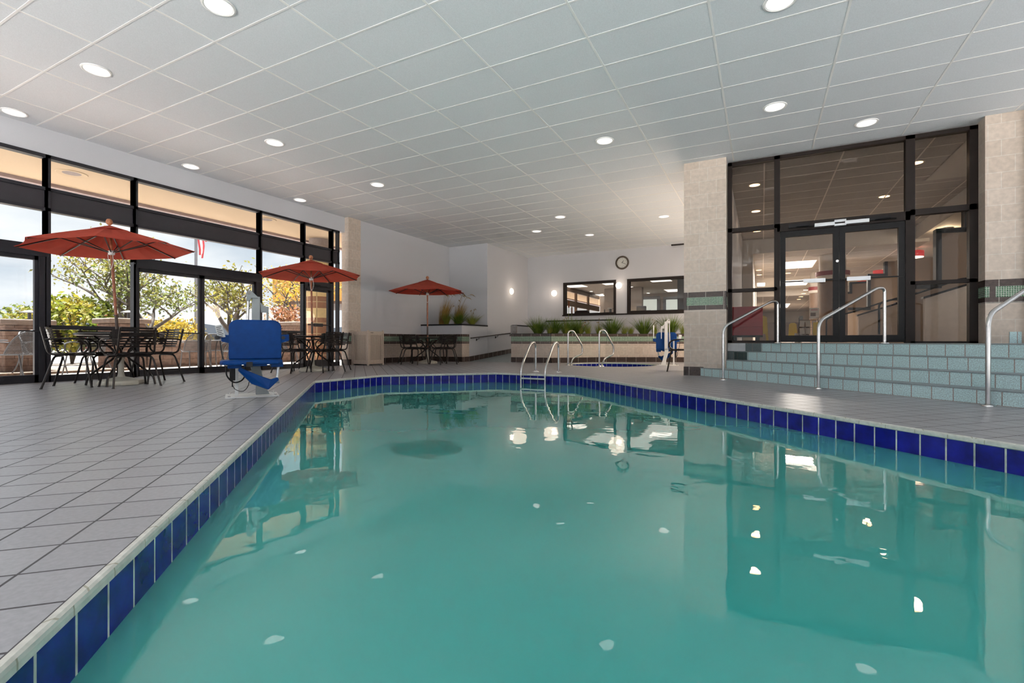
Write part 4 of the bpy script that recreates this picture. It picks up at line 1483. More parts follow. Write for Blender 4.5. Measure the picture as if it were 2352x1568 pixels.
struct(mb.build('ceiling_lobby', 'lobby_ceiling_tile'), 'dark tile ceiling just behind the glass front', 'ceiling')
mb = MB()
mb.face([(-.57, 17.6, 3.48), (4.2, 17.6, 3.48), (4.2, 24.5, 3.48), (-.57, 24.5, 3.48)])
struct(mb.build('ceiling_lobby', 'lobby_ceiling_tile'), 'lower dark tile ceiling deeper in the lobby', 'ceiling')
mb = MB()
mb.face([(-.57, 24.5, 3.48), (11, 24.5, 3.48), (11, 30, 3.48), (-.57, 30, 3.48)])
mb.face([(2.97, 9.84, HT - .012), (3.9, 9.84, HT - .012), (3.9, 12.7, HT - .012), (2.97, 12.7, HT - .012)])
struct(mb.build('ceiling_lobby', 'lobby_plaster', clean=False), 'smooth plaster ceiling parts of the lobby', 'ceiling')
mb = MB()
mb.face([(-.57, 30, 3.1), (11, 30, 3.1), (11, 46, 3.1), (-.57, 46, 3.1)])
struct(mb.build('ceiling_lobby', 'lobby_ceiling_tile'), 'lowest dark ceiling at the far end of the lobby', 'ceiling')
mb = MB()
mb.box(-.57, 17.55, 3.47, 4.2, 17.62, HT)
mb.box(-.57, 29.9, 3.09, 11, 30, 3.48)
mb.box(3.9, 9.84, 3.55, 4.0, 24.5, HT)
struct(mb.build('ceiling_bulkhead', 'lobby_plaster'), 'pale bulkheads between the lobby ceiling levels', 'bulkhead')
mb = MB()
mb.face([(4.0, 9.84, 3.56), (11, 9.84, 3.56), (11, 24.5, 3.56), (4.0, 24.5, 3.56)])
struct(mb.build('ceiling_lobby', 'lobby_plaster'), 'low plaster ceiling on the right of the lobby', 'ceiling')
mb = MB()
for i in range(-1, 5):
    x = -.462 + CY * i + .5
    if -.5 < x < 3.9:
        mb.box(x - .012, 9.84, HT - .005, x + .012, 17.55, HT - .001)
        mb.box(x - .012, 17.62, 3.475, x + .012, 24.5, 3.479)
        mb.box(x - .012, 30, 3.095, x + .012, 45, 3.099)
for k in range(13):
    y = 9.95 + .605 * k
    mb.box(-.57, y - .007, HT - .004, 2.97 if y < 12.7 else 3.9, y + .007, HT - .001)
for k in range(6):
    y = 18.7 + 1.2 * k
    mb.box(-.57, y - .012, 3.475, 4.2, y + .012, 3.479)
struct(mb.build('trim_41', 'lobby_bar'), 'pale grid bars of the lobby ceiling', 'ceiling grid')
def downl(x, y, z, label, warm='lamp_warm', r_=.10):
    t = thing('downlight', label, 'ceiling light', (x, y, z), 0, 'lobby downlights')
    MB().lathe([(r_, -.001), (r_ + .03, -.006), (r_ + .03, -.001)], 20).build('trim_ring', 'lobby_plaster', t, smooth=True)
    MB().lathe([(.0001, -.004), (r_, -.004)], 20).build('lens', warm, t)
    return t
for i, (x, y, lb) in enumerate(((-.14, 11.42, 'nearest warm lobby downlight in the left glass pane'), (-.14, 13.73, 'second warm lobby downlight in the left glass pane'), (-.14, 16.2, 'third warm lobby downlight in the left glass pane'),
                                (2.47, 13.67, 'warm lobby downlight above the right door leaf'), (2.53, 11.37, 'warm lobby downlight behind the right mullion of the glass'), (2.5, 16.0, 'warm lobby downlight at the head of the right door'))):
    downl(x, y, HT, lb)
def at_z(px, py, z):
    d = (z - HC) * F / (784 - py)
    return at(px, py, d)
for px, py, z, lb in ((1743, 620, 3.479, 'small warm downlight over the left lobby column, upper'), (1744, 631, 3.479, 'small warm downlight over the left lobby column, lower'), (1810, 627, 3.479, 'small downlight left below the bright lobby ceiling panel'),
                      (1898, 611, 3.479, 'warm downlight at the upper right of the left door leaf'), (1888, 623, 3.479, 'warm downlight above the red column capital in the door'),
                      (1852, 666, 3.099, 'first of the four far downlights in a diagonal row'), (1846, 674, 3.099, 'second of the four far downlights in a diagonal row'), (1840, 681, 3.099, 'third of the four far downlights in a diagonal row'), (1835, 687, 3.099, 'farthest of the four far downlights in a diagonal row')):
    p = at_z(px, py, z)
    downl(p.x, p.y, p.z, lb)
def panel(px, y0, y1, w_, z, label):
    a, b = at_z(px, y0, z), at_z(px, y1, z)
    t = thing('light_panel', label, 'ceiling light', (a.x, (a.y + b.y) / 2, z), 0, 'bright ceiling light panels')
    h = max(.5, abs(b.y - a.y))
    MB().box(-w_ / 2, -h / 2, -.012, w_ / 2, h / 2, -.004).build('diffuser', 'panel_light', t)
    MB().box(-w_ / 2 - .04, -h / 2 - .04, -.006, w_ / 2 + .04, h / 2 + .04, -.001).build('frame', 'lobby_plaster', t)
    return a.x, (a.y + b.y) / 2, h
lps = [panel(1836, 599, 615, 1.05, 3.478, 'bright light panel high in the left lobby door leaf'), panel(1825, 643, 655, 1.25, 3.478, 'second bright light panel in the left lobby door leaf'),
       panel(1799, 697, 706, .8, 3.098, 'small far light panel in the left lobby door leaf'), panel(1748, 649, 657, .35, 3.478, 'small light panel in the left lobby pane')]
for x, y, h in lps[:2]:
    area(x, y, 3.44, 1.0, 1.0, 160, (1, .95, .88))
area(1.0, 38, 3.05, 1.5, 3, 160, (1, .92, .82))
for x, y in ((-.14, 11.42), (-.14, 13.73), (2.47, 13.67), (2.53, 11.37), (2.5, 16.0)):
    spot(x, y, HT - .03, 5 if x < 1 else 9, (1, .78, .56), 165, .6, .1)
for y in (11.5, 15.0, 19.0):
    spot(5.6, y, 3.5, 22, (1, .82, .62), 165, .6, .12)
# stepped partitions with black trim
def stepped(poly_px, y, thick, mat, name, label, trim_n, tw=.07):
    pts = [onY(px, py, y) for px, py in poly_px]
    pts = [Vector((p.x, p.y, max(LZ, p.z))) for p in pts]
    o = thing(name, label, 'partition', (0, 0, 0), 0, None, 'structure')
    MB().extrude(pts, (0, thick, 0)).build('panel', mat, o)
    mb = MB()
    for a, b in zip(pts[:trim_n], pts[1:trim_n]):
        d = (b - a).normalized()
        n_ = Vector((-d.z, 0, d.x)) * (tw / 2)
        a2, b2 = a - d * tw / 2, b + d * tw / 2
        mb.extrude([a2 - n_ + Vector((0, -.05, 0)), b2 - n_ + Vector((0, -.05, 0)), b2 + n_ + Vector((0, -.05, 0)), a2 + n_ + Vector((0, -.05, 0))], (0, thick + .1, 0))
    mb.build('edge_trim', 'black', o)
    return o
stepped([(2092, 659), (2155, 657), (2155, 531), (2221, 527), (2221, 470), (2330, 464), (2330, 787), (2092, 787)], 14.0, .12, 'lobby_brown', 'wall_partition_right', 'brown stepped partition with black trim in the right lobby pane', 6, .10)
stepped([(1940, 709), (1996, 709), (1996, 632), (2035, 631), (2035, 596), (2160, 590), (2160, 787), (1940, 787)], 21.5, .15, 'lobby_brown', 'wall_partition_far', 'brown stepped partition with black trim in the right door leaf', 5, .09)
stepped([(1915, 674), (1954, 672), (1954, 650), (1990, 648), (1990, 787), (1915, 787)], 26, .15, 'lobby_brown', 'wall_partition_farthest', 'farthest brown stepped partition beyond the door meeting stiles', 4, .09)
def rampwall(poly, y, name, label):
    pts = [onY(px, py, y) for px, py in poly]
    pts = [Vector((p.x, p.y, max(LZ, p.z))) for p in pts]
    t = thing(name, label, 'ramp wall')
    MB().extrude(pts, (0, .12, 0)).build('body', 'lobby_cream', t)
    mb = MB()
    k = len(pts) - 2
    for a, b in zip(pts[:k], pts[1:k]):
        mb.extrude([a + Vector((-.03, -.03, 0)), b + Vector((.03, -.03, 0)), b + Vector((.03, -.03, .04)), a + Vector((-.03, -.03, .04))], (0, .18, 0))
    mb.build('cap', 'black', t)
    rl = [p + Vector((-.1, .2, .12)) for p in pts[:k]]
    mb = MB().tube(fillet([rl[0] + Vector((-.55, .2, -.80)), rl[0] + Vector((-.55, .2, -.15))] + rl + [rl[-1] + Vector((.5, 0, .05))], .08), .02, 8)
    mb.build('handrail', 'black', t, smooth=True)
rampwall([(2124.7, 686), (2230, 652), (2300, 645), (2300, 787), (2124.7, 787)], 12.0, 'ramp_wall', 'cream sloping ramp wall with black cap in the right lobby pane')
rampwall([(1972, 726), (2060, 698), (2085, 697), (2085, 787), (1972, 787)], 15.0, 'ramp_wall', 'cream sloping ramp wall with black cap behind the right door leaf')
for px, pyc, d, w_, lb in ((2096, 585, 15.1, .56, 'nearest red drum pendant lamp in the right lobby pane'), (2021, 627, 19.4, .46, 'second red drum pendant lamp seen in the right door leaf'), (1982, 651, 22.4, .48, 'farthest red drum pendant lamp seen in the right door leaf')):
    p = at(px, pyc, d)
    t = thing('pendant_lamp', lb, 'lamp', (p.x, p.y, p.z), 0, 'red drum pendant lamps')
    h = .15
    MB().lathe([(w_ / 2, -h * .5), (w_ / 2, h * .7)], 28).build('shade', 'pendant_red' if 'pendant_red' in MATS else emit('pendant_red', (.42, .03, .03), .45), t, smooth=True)
    MB().lathe([(.0001, -h * .62), (w_ / 2 - .01, -h * .62), (w_ / 2 - .01, -h * .5)], 28).build('diffuser', 'lamp_warm2' if 'lamp_warm2' in MATS else emit('lamp_warm2', (1, .82, .58), 1.6), t)
    MB().tube([(0, 0, h * .5), (0, 0, 3.55 - p.z)], .01, 6).lathe([(.06, 3.53 - p.z), (.06, 3.555 - p.z)], 12).build('stem', 'steel', t)
    l = bpy.data.lights.new('pendant_glow', 'POINT')
    l.energy = 9
    l.color = (1, .8, .55)
    l.shadow_soft_size = .06
    o = bpy.data.objects.new('pendant_glow', l)
    COL.objects.link(o)
    o.location = (p.x, p.y, p.z + .10)
p = at_z(2174, 524, 3.555)
t = thing('ceiling_lamp', 'small glowing ceiling lamp above the right brown partition', 'ceiling light', p)
MB().lathe([(.0001, -.06), (.09, -.04), (.14, -.01)], 20).build('dish', 'chair_metal', t, smooth=True)
MB().tube([(0, 0, -.03), (0, 0, 0)], .01, 8).build('stem', 'chair_metal', t)
l = bpy.data.lights.new('lamp_glow', 'POINT')
l.energy = 8; l.color = (1, .78, .5); l.shadow_soft_size = .05
o = bpy.data.objects.new('lamp_glow', l)
COL.objects.link(o)
o.location = (p.x, p.y, p.z - .12)
# columns in the lobby
for px, d, r_, ytop, lb in ((1912, 16, .42, 634, 'thick brown lobby column with red capital behind the door meeting stiles'), (1877, 20, .28, 667, 'slimmer brown lobby column with red capital in the left door leaf'), (1718, 19, .13, 642, 'thin brown lobby column with red capital in the left pane')):
    p = at(px, ytop, d)
    t = thing('lobby_column', lb, 'column', (p.x, p.y, LZ))
    zc = p.z - LZ
    MB().lathe([(r_, 0), (r_, zc - .12)], 28).build('shaft', 'column_brown', t, smooth=True)
    MB().lathe([(r_, zc - .12), (r_ * 1.1, zc - .1), (r_ * 1.1, zc)], 28).build('neck', 'lobby_plaster', t, smooth=True)
    MB().lathe([(r_ * 1.15, zc), (r_ * 1.15, zc + .14)], 28).build('capital', 'capital_red', t, smooth=True)
    MB().lathe([(r_ * .9, zc + .14), (r_ * .9, 3.5 - LZ if d < 22 else 3.1)], 28).build('upper_shaft', 'lobby_plaster', t, smooth=True)
# red booth back
a, b = onY(1674, 705, 11.4), onY(1752, 769, 11.4)
t = thing('red_booth', 'red upholstered booth back on black base behind the left pane', 'booth', (a.x, 11.4, LZ))
w_ = b.x - a.x
MB().box(.0, 0, .16, w_, .10, a.z - LZ).build('backrest', 'booth_red', t, bevel=.012)
MB().box(.0, -.012, .34, w_, 0, .52).build('cushion_band', 'booth_red', t, bevel=.006)
MB().box(0, .0, .12, w_, .5, .16).build('base_rail', 'black', t)
MB().box(0, .1, .3, w_, .55, .42).build('seat', 'booth_red', t, bevel=.02)
for xx in (.06, w_ - .14):
    for yy in (.02, .42):
        MB().box(xx, yy, 0, xx + .08, yy + .06, .12).build('leg', 'black', t)
for px, y, lb in ((1750, 12.3, 'yellow wet floor sign standing beside the red booth'), (1821, 17.5, 'yellow folding wet floor sign left of the brochure rack')):
    p = onY(px, 787, y)
    t = thing('wet_floor_sign', lb, 'sign', (p.x, y, LZ), 0, 'yellow wet floor signs')
    for s in (-1, 1):
        M = Matrix.Rotation(R(12 * s), 4, 'X')
        mb = MB()
        mb.extrude([M @ Vector(v) for v in ((-.13, s * .12, .0), (-.09, s * .12, .0), (-.07, s * .12, .18), (.07, s * .12, .18), (.09, s * .12, 0), (.13, s * .12, 0), (.10, s * .12, .56), (.05, s * .12, .60), (-.05, s * .12, .60), (-.10, s * .12, .56))], (0, .008 * s, 0))
        mb.build('panel', 'yellow', t)
    MB().box(-.05, -.012, .47, .05, .012, .50).build('hinge', 'black', t)
p = onY(1857, 776, 14.0)
t = thing('brochure_rack', 'wire rack of white leaflets with a poster on top behind the left door leaf', 'rack', (p.x, 14.0, LZ))
mb = MB()
for x in (-.2, .2):
    mb.tube([(x, 0, 0), (x, 0, .62)], .01, 6)
for z in (.02, .2, .38, .56):
    mb.box(-.2, -.06, z - .006, .2, .06, z + .006)
mb.build('frame', 'black', t)
rnd = random.Random(8)
for k in range(9):
    x, z = -.14 + .13 * (k % 3), .03 + .18 * (k // 3)
    MB().cbox((x, -.03, z + .08), (.10, .012, .15), rx=R(rnd.uniform(-15, 10)), ry=R(rnd.uniform(-9, 9))).build('leaflet', 'paper', t)
po = MB().cbox((.12, -.02, .72), (.20, .01, .27)).build('poster', 'paper', t)
MB().box(.05, -.0265, .80, .19, -.0255, .815).build('headline', 'booth_red', po)
MB().box(.04, -.0265, .65, .15, -.0255, .74).build('picture', 'column_brown', po)
MB().cbox((.16, -.05, .30), (.14, .03, .40)).build('yellow_cloth', 'yellow', t, bevel=.01)
MB().cbox((-.16, -.02, .62), (.08, .06, .10)).build('dispenser', 'lift_grey', t, bevel=.01)
p = onY(1833, 776, 14.3)
t = thing('waste_bin', 'small pale bin left of the brochure rack', 'bin', (p.x, 14.3, LZ))
MB().box(-.07, -.07, 0, .07, .07, .17).build('body', 'trash_beige', t)
MB().box(-.075, -.075, .17, .075, .075, .24).build('lid', 'paper', t)

# ------------------------------------------------------------------ gym behind the back wall
GZ, GT, GY = .6, 3.75, 32.3
pm('gym_wall', (.42, .38, .35), .8, var=.03)
pm('gym_grey', (.26, .28, .31), .6, var=.05)
pm('gym_ceiling', (.50, .47, .43), .8, var=.05, scale=60)
wallbox('floor_gym', -9.9, 17.36, GZ - .1, -.8, GY + .2, GZ, 'carpet', 'gym floor beyond the back wall windows', 'floor')
wallbox('ceiling_gym', -9.9, 17.36, GT, -.8, GY + .2, GT + .1, 'gym_ceiling', 'gym ceiling seen through the back wall windows', 'ceiling')
wallbox('wall_gym_back', -9.9, GY, GZ, -.8, GY + .15, GT, 'gym_wall', 'grey brown back wall of the gym')
wallbox('wall_gym_right', -.82, 17.36, GZ, -.78, GY, GT, 'gym_grey', 'grey right wall of the gym')
a = onY(1388, 700, 28.0); b = onY(1474, 700, 28.0)
wallbox('wall_gym_pier', a.x, 28, GZ, b.x, 28.4, GT, 'gym_wall', 'brown pier inside the gym in the right back window')
a = onY(1556, 700, 20.5)
wallbox('wall_gym_screen', a.x, 20.5, GZ, a.x + .8, 20.6, 3.3, 'gym_grey', 'grey screen at the right end of the right back window')
for i, (xa, xb, lb) in enumerate(((1477, 1509, 'left frosted bright opening in the gym back wall'), (1530, 1560, 'right frosted bright opening in the gym back wall'))):
    a, b = onY(xa, 688, GY - .02), onY(xb, 688, GY - .02)
    t = thing('window_%d' % (20 + i), lb, 'window', (0, 0, 0), 0, None, 'structure')
    MB().box(a.x - .18, GY - .06, GZ, a.x, GY, a.z + .18).box(b.x, GY - .06, GZ, b.x + .18, GY, a.z + .18).box(a.x, GY - .06, a.z, b.x, GY, a.z + .18).build('frame', 'gym_grey', t)
    MB().box(a.x, GY - .03, GZ, b.x, GY - .01, a.z).build('pane', 'frosted_pane', t)
    MB().box(a.x, GY - .045, GZ + 1.3, b.x, GY - .03, GZ + 1.34).build('rail', 'gym_grey', t)
# frames and panes of the two back windows
for i, (w_, lb) in enumerate(((W1, 'left dark framed window in the back wall below the clock'), (W2, 'right dark framed window in the back wall beside the column'))):
    t = thing('window_%d' % (30 + i), lb, 'window', (0, 0, 0), 0, None, 'structure')
    fw = .085
    x0, z0, x1, z1 = w_
    MB().box(x0, 17.17, z0, x0 + fw, 17.37, z1).box(x1 - fw, 17.17, z0, x1, 17.37, z1).box(x0 + fw, 17.17, z0, x1 - fw, 17.37, z0 + fw).box(x0 + fw, 17.17, z1 - fw, x1 - fw, 17.37, z1).build('frame', 'frame_brown', t)
    MB().box(x0 + fw, 17.27, z0 + fw, x1 - fw, 17.276, z1 - fw).build('pane', 'gym_glass', t)
for k in range(6):
    y0 = 18.2 + 2.3 * k
    t = thing('window_%d' % (40 + k), 'gym side window bay %s seen through the left back window' % ('nearest', 'second', 'third', 'fourth', 'fifth', 'sixth')[k], 'window', (0, 0, 0), 0, None, 'structure')
    mb = MB()
    for (ya, yb, za, zb) in ((y0, y0 + .16, GZ, GT), (y0, y0 + 2.3, 3.5, GT), (y0, y0 + 2.3, 2.67, 3.0), (y0, y0 + 2.3, GZ, GZ + .1)):
        mb.box(XA, ya, za, XB, yb, zb)
    mb.build('frame', 'column_brown', t)
    MB().box(XG - .003, y0 + .1, GZ, XG + .003, y0 + 2.25, 3.5).build('pane', 'gym_side_glass', t)
for i, (px, y0, y1, w_, lb) in enumerate(((1312, 654, 660, 1.1, 'light panel at the upper left of the left back window'), (1402, 649, 653.5, 1.0, 'light panel at the upper right of the left back window'), (1368, 676, 680, .8, 'small far light panel in the left back window'),
                                          (1515, 642.5, 646.5, 1.0, 'light panel at the top of the right back window'), (1545, 664, 669.5, 1.0, 'far light panel in the right back window'))):
    x, y, h = panel(px, y0, y1, w_, GT - .001, lb)
for px, py, lb in ((1358, 669, 'small round gym downlight in the left back window, left one'), (1383, 675, 'small round gym downlight in the left back window, right one'), (1450, 658.5, 'small gym downlight in the right back window, left one'), (1470, 666, 'small gym downlight in the right back window, middle one'), (1489, 673, 'small gym downlight in the right back window, right one')):
    p = at_z(px, py, GT - .002)
    downl(p.x, p.y, p.z, lb, 'lamp_white', .10)
area(-6, 22, GT - .05, 3, 4, 22, (1, .96, .9))
area(-4.0, 26, GT - .05, 3, 4, 22, (1, .96, .9))
p = onY(1402, 685, GY - .02)
clock(p.x, GY - .002, p.z, .25, 'second round wall clock seen inside the gym through the left window')
def treadmill(px, y, zc, w_, label, col, rz=0):
    p = onY(px, 712, y)
    t = thing('treadmill', label, 'treadmill', (p.x, y, GZ), rz, 'gym machines behind the back windows')
    h = zc - GZ
    MB().box(-.36, -.2, 0, .36, 1.5, .16).build('deck', 'rubber', t, bevel=.02)
    for s in (-1, 1):
        MB().tube(fillet([(s * .34, .05, .14), (s * .34, -.05, h - .12), (s * .30, .3, h - .16), (s * .30, .55, h - .20)], .1), .03, 8).build('upright', 'lift_grey', t, smooth=True)
    mb = MB()
    mb.extrude([(-w_ / 2, -.06, h - .16), (w_ / 2, -.06, h - .16), (w_ / 2, -.06, h - .02), (w_ / 2 - .06, -.06, h + .05), (-w_ / 2 + .06, -.06, h + .05), (-w_ / 2, -.06, h - .02)], (0, .12, 0))
    mb.build('console', col, t, bevel=.02)
    return t
treadmill(1337, 19.2, 1.87, .62, 'black treadmill console in the left back window', 'rubber')
t = treadmill(1473, 19.2, 1.80, .85, 'grey exercise machine top in the right back window', 'gym_grey')
MB().box(-.19, -.05, 1.24, .19, .06, 1.42).build('monitor', 'gym_grey', t, bevel=.03)
p = onY(1395, 712, 19.6)
t = thing('exercise_bike', 'thin white exercise bike handlebar at the right of the left back window', 'exercise bike', (p.x, 19.6, GZ))
MB().tube([(-.15, 0, .2), (-.12, 0, 1.35)], .025, 8).tube([(.12, .1, .2), (.10, .1, 1.40)], .05, 8).build('posts', 'lift_grey', t, smooth=True)
MB().tube(fillet([(-.3, -.2, 1.15), (-.12, 0, 1.22), (.1, 0, 1.22), (.25, -.2, 1.2)], .06), .02, 8).build('handlebar', 'rubber', t, smooth=True)
MB().box(-.3, -.4, .0, .3, .5, .06).build('base', 'rubber', t)
MB().box(.0, .02, 1.38, .2, .18, 1.41).build('top_plate', 'lift_white', t)
#END_PART_3

# ------------------------------------------------------------------ outside
OZ = -.05
pm('patio', (.27, .235, .21), .85, var=.10, scale=4, bump=.1)
pm('bounce_pale', (.80, .79, .78), .85, var=.04, scale=4)  # unseen ground behind the camera, kept bright to bounce sun indoors
pm('bounce_mid', (.20, .197, .197), .85, var=.04, scale=4)  # unseen ground on the right, tone set by the light it bounces in
pm('asphalt', (.20, .20, .20), .9, var=.1, scale=2)
pm('mulch', (.10, .065, .045), .95, var=.5, scale=18, bump=.6)
pm('soffit', (.66, .52, .36), .85, var=.05, scale=50)
pm('fascia', (.40, .31, .30), .8)
tiles('stone_block', (.17, .115, .09), (.21, .145, .115), (.09, .06, .05), .42, .16, .5, .006, .85, noise=.3, nscale=9, bump=.8, spec=.2)
pm('cap_stone', (.20, .15, .12), .85, var=.25, scale=6, bump=.4)
pm('patio_metal', (.075, .075, .08), .45, metal=.4, var=.1)
pm('bark', (.08, .065, .055), .9, var=.3, scale=20, bump=.4)
pm('flag_pole', (.25, .25, .27), .4, metal=.5)
tiles('portico_brown', (.34, .16, .085), (.40, .19, .10), (.60, .45, .25), .30, .30, 0, .012, .4, coord='UV', noise=.1)
tiles('portico_yellow', (.80, .60, .28), (.85, .64, .31), (.45, .33, .18), .30, .60, 0, .012, .4, coord='UV', noise=.06)
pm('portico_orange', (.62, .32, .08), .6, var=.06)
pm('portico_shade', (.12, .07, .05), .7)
pm('concrete', (.36, .31, .30), .9, var=.1, scale=20, bump=.2)
pm('sign_blue', (.02, .16, .55), .5)
pm('sign_white', (.8, .8, .8), .5)
pm('flag_red', (.55, .05, .06), .7)
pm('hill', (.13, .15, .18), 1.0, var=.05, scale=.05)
wallbox('ground_patio', -19.5, -14, OZ - .1, -9.93, 45, OZ, 'patio', 'pale concrete patio outside the windows', 'ground')
wallbox('ground_bounce_right', XR + .16, YB - .16, OZ - .1, 25, 9.3, OZ, 'bounce_mid', 'unseen ground right of the pool hall, added to bounce sunlight indoors', 'ground')
wallbox('ground_bounce_front', -9.93, -30, OZ - .1, 25, YB - .16, OZ, 'bounce_pale', 'unseen pale ground behind the viewpoint, added to bounce sunlight indoors', 'ground')
wallbox('ground_lawn', -140, -120, -.9, -19.5, 140, -.4, 'asphalt', 'distant parking ground outside', 'ground')
wallbox('ground_bed', -15.4, 3.4, OZ, -13.2, 6.3, OZ + .05, 'mulch', 'brown mulch bed with fallen leaves outside', 'ground')
mb = MB().box(-11.7, -12, 3.56, -9.95, 40, 3.72)
struct(mb.build('roof_soffit', 'soffit'), 'tan overhang soffit outside above the windows', 'soffit')
mb = MB().box(-11.82, -12, 3.50, -11.70, 40, 3.95)
struct(mb.build('roof_fascia', 'fascia'), 'mauve fascia edge of the overhang', 'fascia')
for i, (px, py, lb) in enumerate(((165, 398, 'round recessed soffit light above the nearest umbrella'), (612, 504, 'round recessed soffit light above the middle windows'))):
    p = at_z(px, py, 3.56)
    t = thing('soffit_light', lb, 'ceiling light', (p.x, p.y, 3.56), 0, 'soffit lights')
    MB().lathe([(.13, -.002), (.21, -.012), (.22, -.002)], 28).build('trim_ring', 'soffit', t, smooth=True)
    MB().lathe([(.0001, -.001), (.13, -.003)], 28).build('reflector', 'concrete', t)
# stone piers with lanterns, low stone wall
def pier(y, label, zt, x=-14.3, w_=.36):
    t = thing('stone_pier', label, 'stone pier', (x, y, OZ), 0, 'stone piers on the patio edge')
    MB().box(-w_, -w_, 0, w_, w_, zt - OZ - .1).build('shaft', 'stone_block', t, bevel=.02)
    MB().box(-w_ - .09, -w_ - .09, zt - OZ - .1, w_ + .09, w_ + .09, zt - OZ + .02).build('cap', 'cap_stone', t, bevel=.025)
    l = thing('pier_lantern', 'dark low lantern on top of ' + label, 'lantern', (x + .05, y + .12, zt + .02), 0, 'lanterns on the stone piers')
    MB().lathe([(.03, 0), (.03, .14), (.04, .16)], 10).build('post', 'patio_metal', l)
    MB().lathe([(.17, .16), (.16, .175), (.05, .21), (.001, .22)], 16).build('cap', 'patio_metal', l, smooth=True)
pier(4.43, 'the stone pier outside the leftmost glass door', 1.08)
pier(6.30, 'the stone pier outside behind the nearest umbrella table', 1.18)
pier(11.5, 'the stone pier outside left of the brown tiled column', 1.28)
t = thing('stone_wall', 'low rough stone wall along the patio edge', 'wall', (0, 0, 0), 0, None, 'structure')
for a_, b_ in ((6.78, 11.02), (11.98, 16)):
    MB().box(-14.55, a_, OZ, -14.1, b_, .56).build('blocks', 'stone_block', t)
    MB().box(-14.62, a_, .56, -14.03, b_, .67).build('cap', 'cap_stone', t, bevel=.02)
mb = MB()
for z in (.35, .62, .9):
    mb.tube([(-14.3, -8, z), (-14.3, 4.1, z)], .012, 6)
for k in range(7):
    mb.tube([(-14.3, -8 + 2 * k, OZ), (-14.3, -8 + 2 * k, .92)], .02, 6)
tag(mb.build('patio_railing', 'patio_metal'), 'thin dark patio railing outside the leftmost door', 'railing')
# portico column and canopy
p = at(732, 828, 13.9)
t = thing('portico_column', 'round brown and yellow tiled column outside the glass swing door', 'column', (p.x, p.y, OZ))
r_ = .35
zs = [(0, .75, 'portico_brown'), (.75, 1.35, 'portico_brown'), (1.35, 1.62, 'portico_yellow'), (1.62, 1.95, 'portico_brown'), (1.95, 2.08, 'portico_yellow'), (2.08, 2.40, 'portico_brown'), (2.40, 3.0, 'portico_yellow')]
for a, b, m_ in zs:
    mb = MB().lathe([(r_, a), (r_, b)], 28)
    o = mb.build('shaft_band', m_, t, smooth=True)
    uv = o.data.uv_layers[0]
    for pl_ in o.data.polygons:
        cs = [o.data.vertices[o.data.loops[l].vertex_index].co for l in pl_.loop_indices]
        angs = [math.atan2(c_.y, c_.x) for c_ in cs]
        if max(angs) - min(angs) > PI:
            angs = [q + 2 * PI if q < 0 else q for q in angs]
        for l, q, c_ in zip(pl_.loop_indices, angs, cs):
            uv.data[l].uv = (q * r_, c_.z)
MB().lathe([(.36, 3.0), (.40, 3.05), (.40, 3.36), (.38, 3.40), (.26, 3.42), (.26, 3.61)], 28).build('capital', 'concrete', t, smooth=True)
a = at(626, 613, 27)
t = thing('portico_canopy', 'orange portico canopy with dark edge far outside right of the trees', 'canopy', (a.x, a.y, 0))
MB().box(0, .0, 2.9, 6, 6, 4.25).build('fascia', 'portico_orange', t)
MB().box(-.05, -.05, 4.25, 6.1, 6.1, 4.62).build('edge', 'concrete', t)
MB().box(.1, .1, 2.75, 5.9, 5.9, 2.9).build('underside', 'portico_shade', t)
MB().lathe([(.40, -.5), (.40, 2.76)], 20, (.55, .7, 0)).build('column', 'portico_brown', t, smooth=True)
t.rotation_euler = (0, 0, YAW)
# flag pole
p = at(450, 784, 30)
t = thing('flag_pole', 'tall dark flag pole outside behind the sliding doors', 'flag pole', (p.x, p.y, -.4))
MB().tube([(0, 0, 0), (0, 0, 12)], .085, 10).build('pole', 'flag_pole', t, smooth=True)
fr = Vector((_c, _s, 0))
fl_ = thing('flag', 'limp red and white striped flag hanging on the pole', 'flag', (p.x, p.y, 0))
for k in range(5):
    mb = MB()
    pts = []
    for j in range(8):
        f = j / 7
        off = .15 + .11 * k + .05 * math.sin(j * 1.3 + k)
        pts.append(fr * off + Vector((-.5, .9, 0)) * .06 * math.sin(j + k) + Vector((0, 0, 8.6 - f * (2.6 if k < 3 else 1.4) - .1 * k)))
    for u, v in zip(pts, pts[1:]):
        mb.face([u, u + fr * .11, v + fr * .11, v])
    mb.build('stripe', 'flag_red' if k % 2 == 0 else 'sign_white', fl_, solid=.01)
for i, (px, py, d, lb) in enumerate(((407, 762, 32, 'small blue parking sign beyond the patio wall, upper one'), (369, 772, 32, 'small blue parking sign beyond the patio wall, lower left one'))):
    p = at(px, py, d)
    t = thing('parking_sign', lb, 'sign', (p.x, p.y, p.z), YAW, 'blue parking signs')
    MB().box(-.15, -.01, -.17, .15, .01, .19).build('panel', 'sign_blue', t)
    mb = MB()
    mb.lathe([(.0001, -.012), (.03, -.012), (.03, -.011)], 10, (0, 0, .13), Matrix.Rotation(R(90), 4, 'X'))
    mb.box(-.02, -.014, -.02, .02, -.011, .09).box(-.02, -.014, -.03, .07, -.011, .0).box(.05, -.014, -.10, .08, -.011, .0).box(-.09, -.014, -.12, .05, -.011, -.09).box(-.10, -.014, -.11, -.07, -.011, .0)
    mb.build('symbol', 'sign_white', t)
    MB().tube([(0, .03, -p.z - .4), (0, .03, .2)], .025, 6).build('post', 'flag_pole', t)

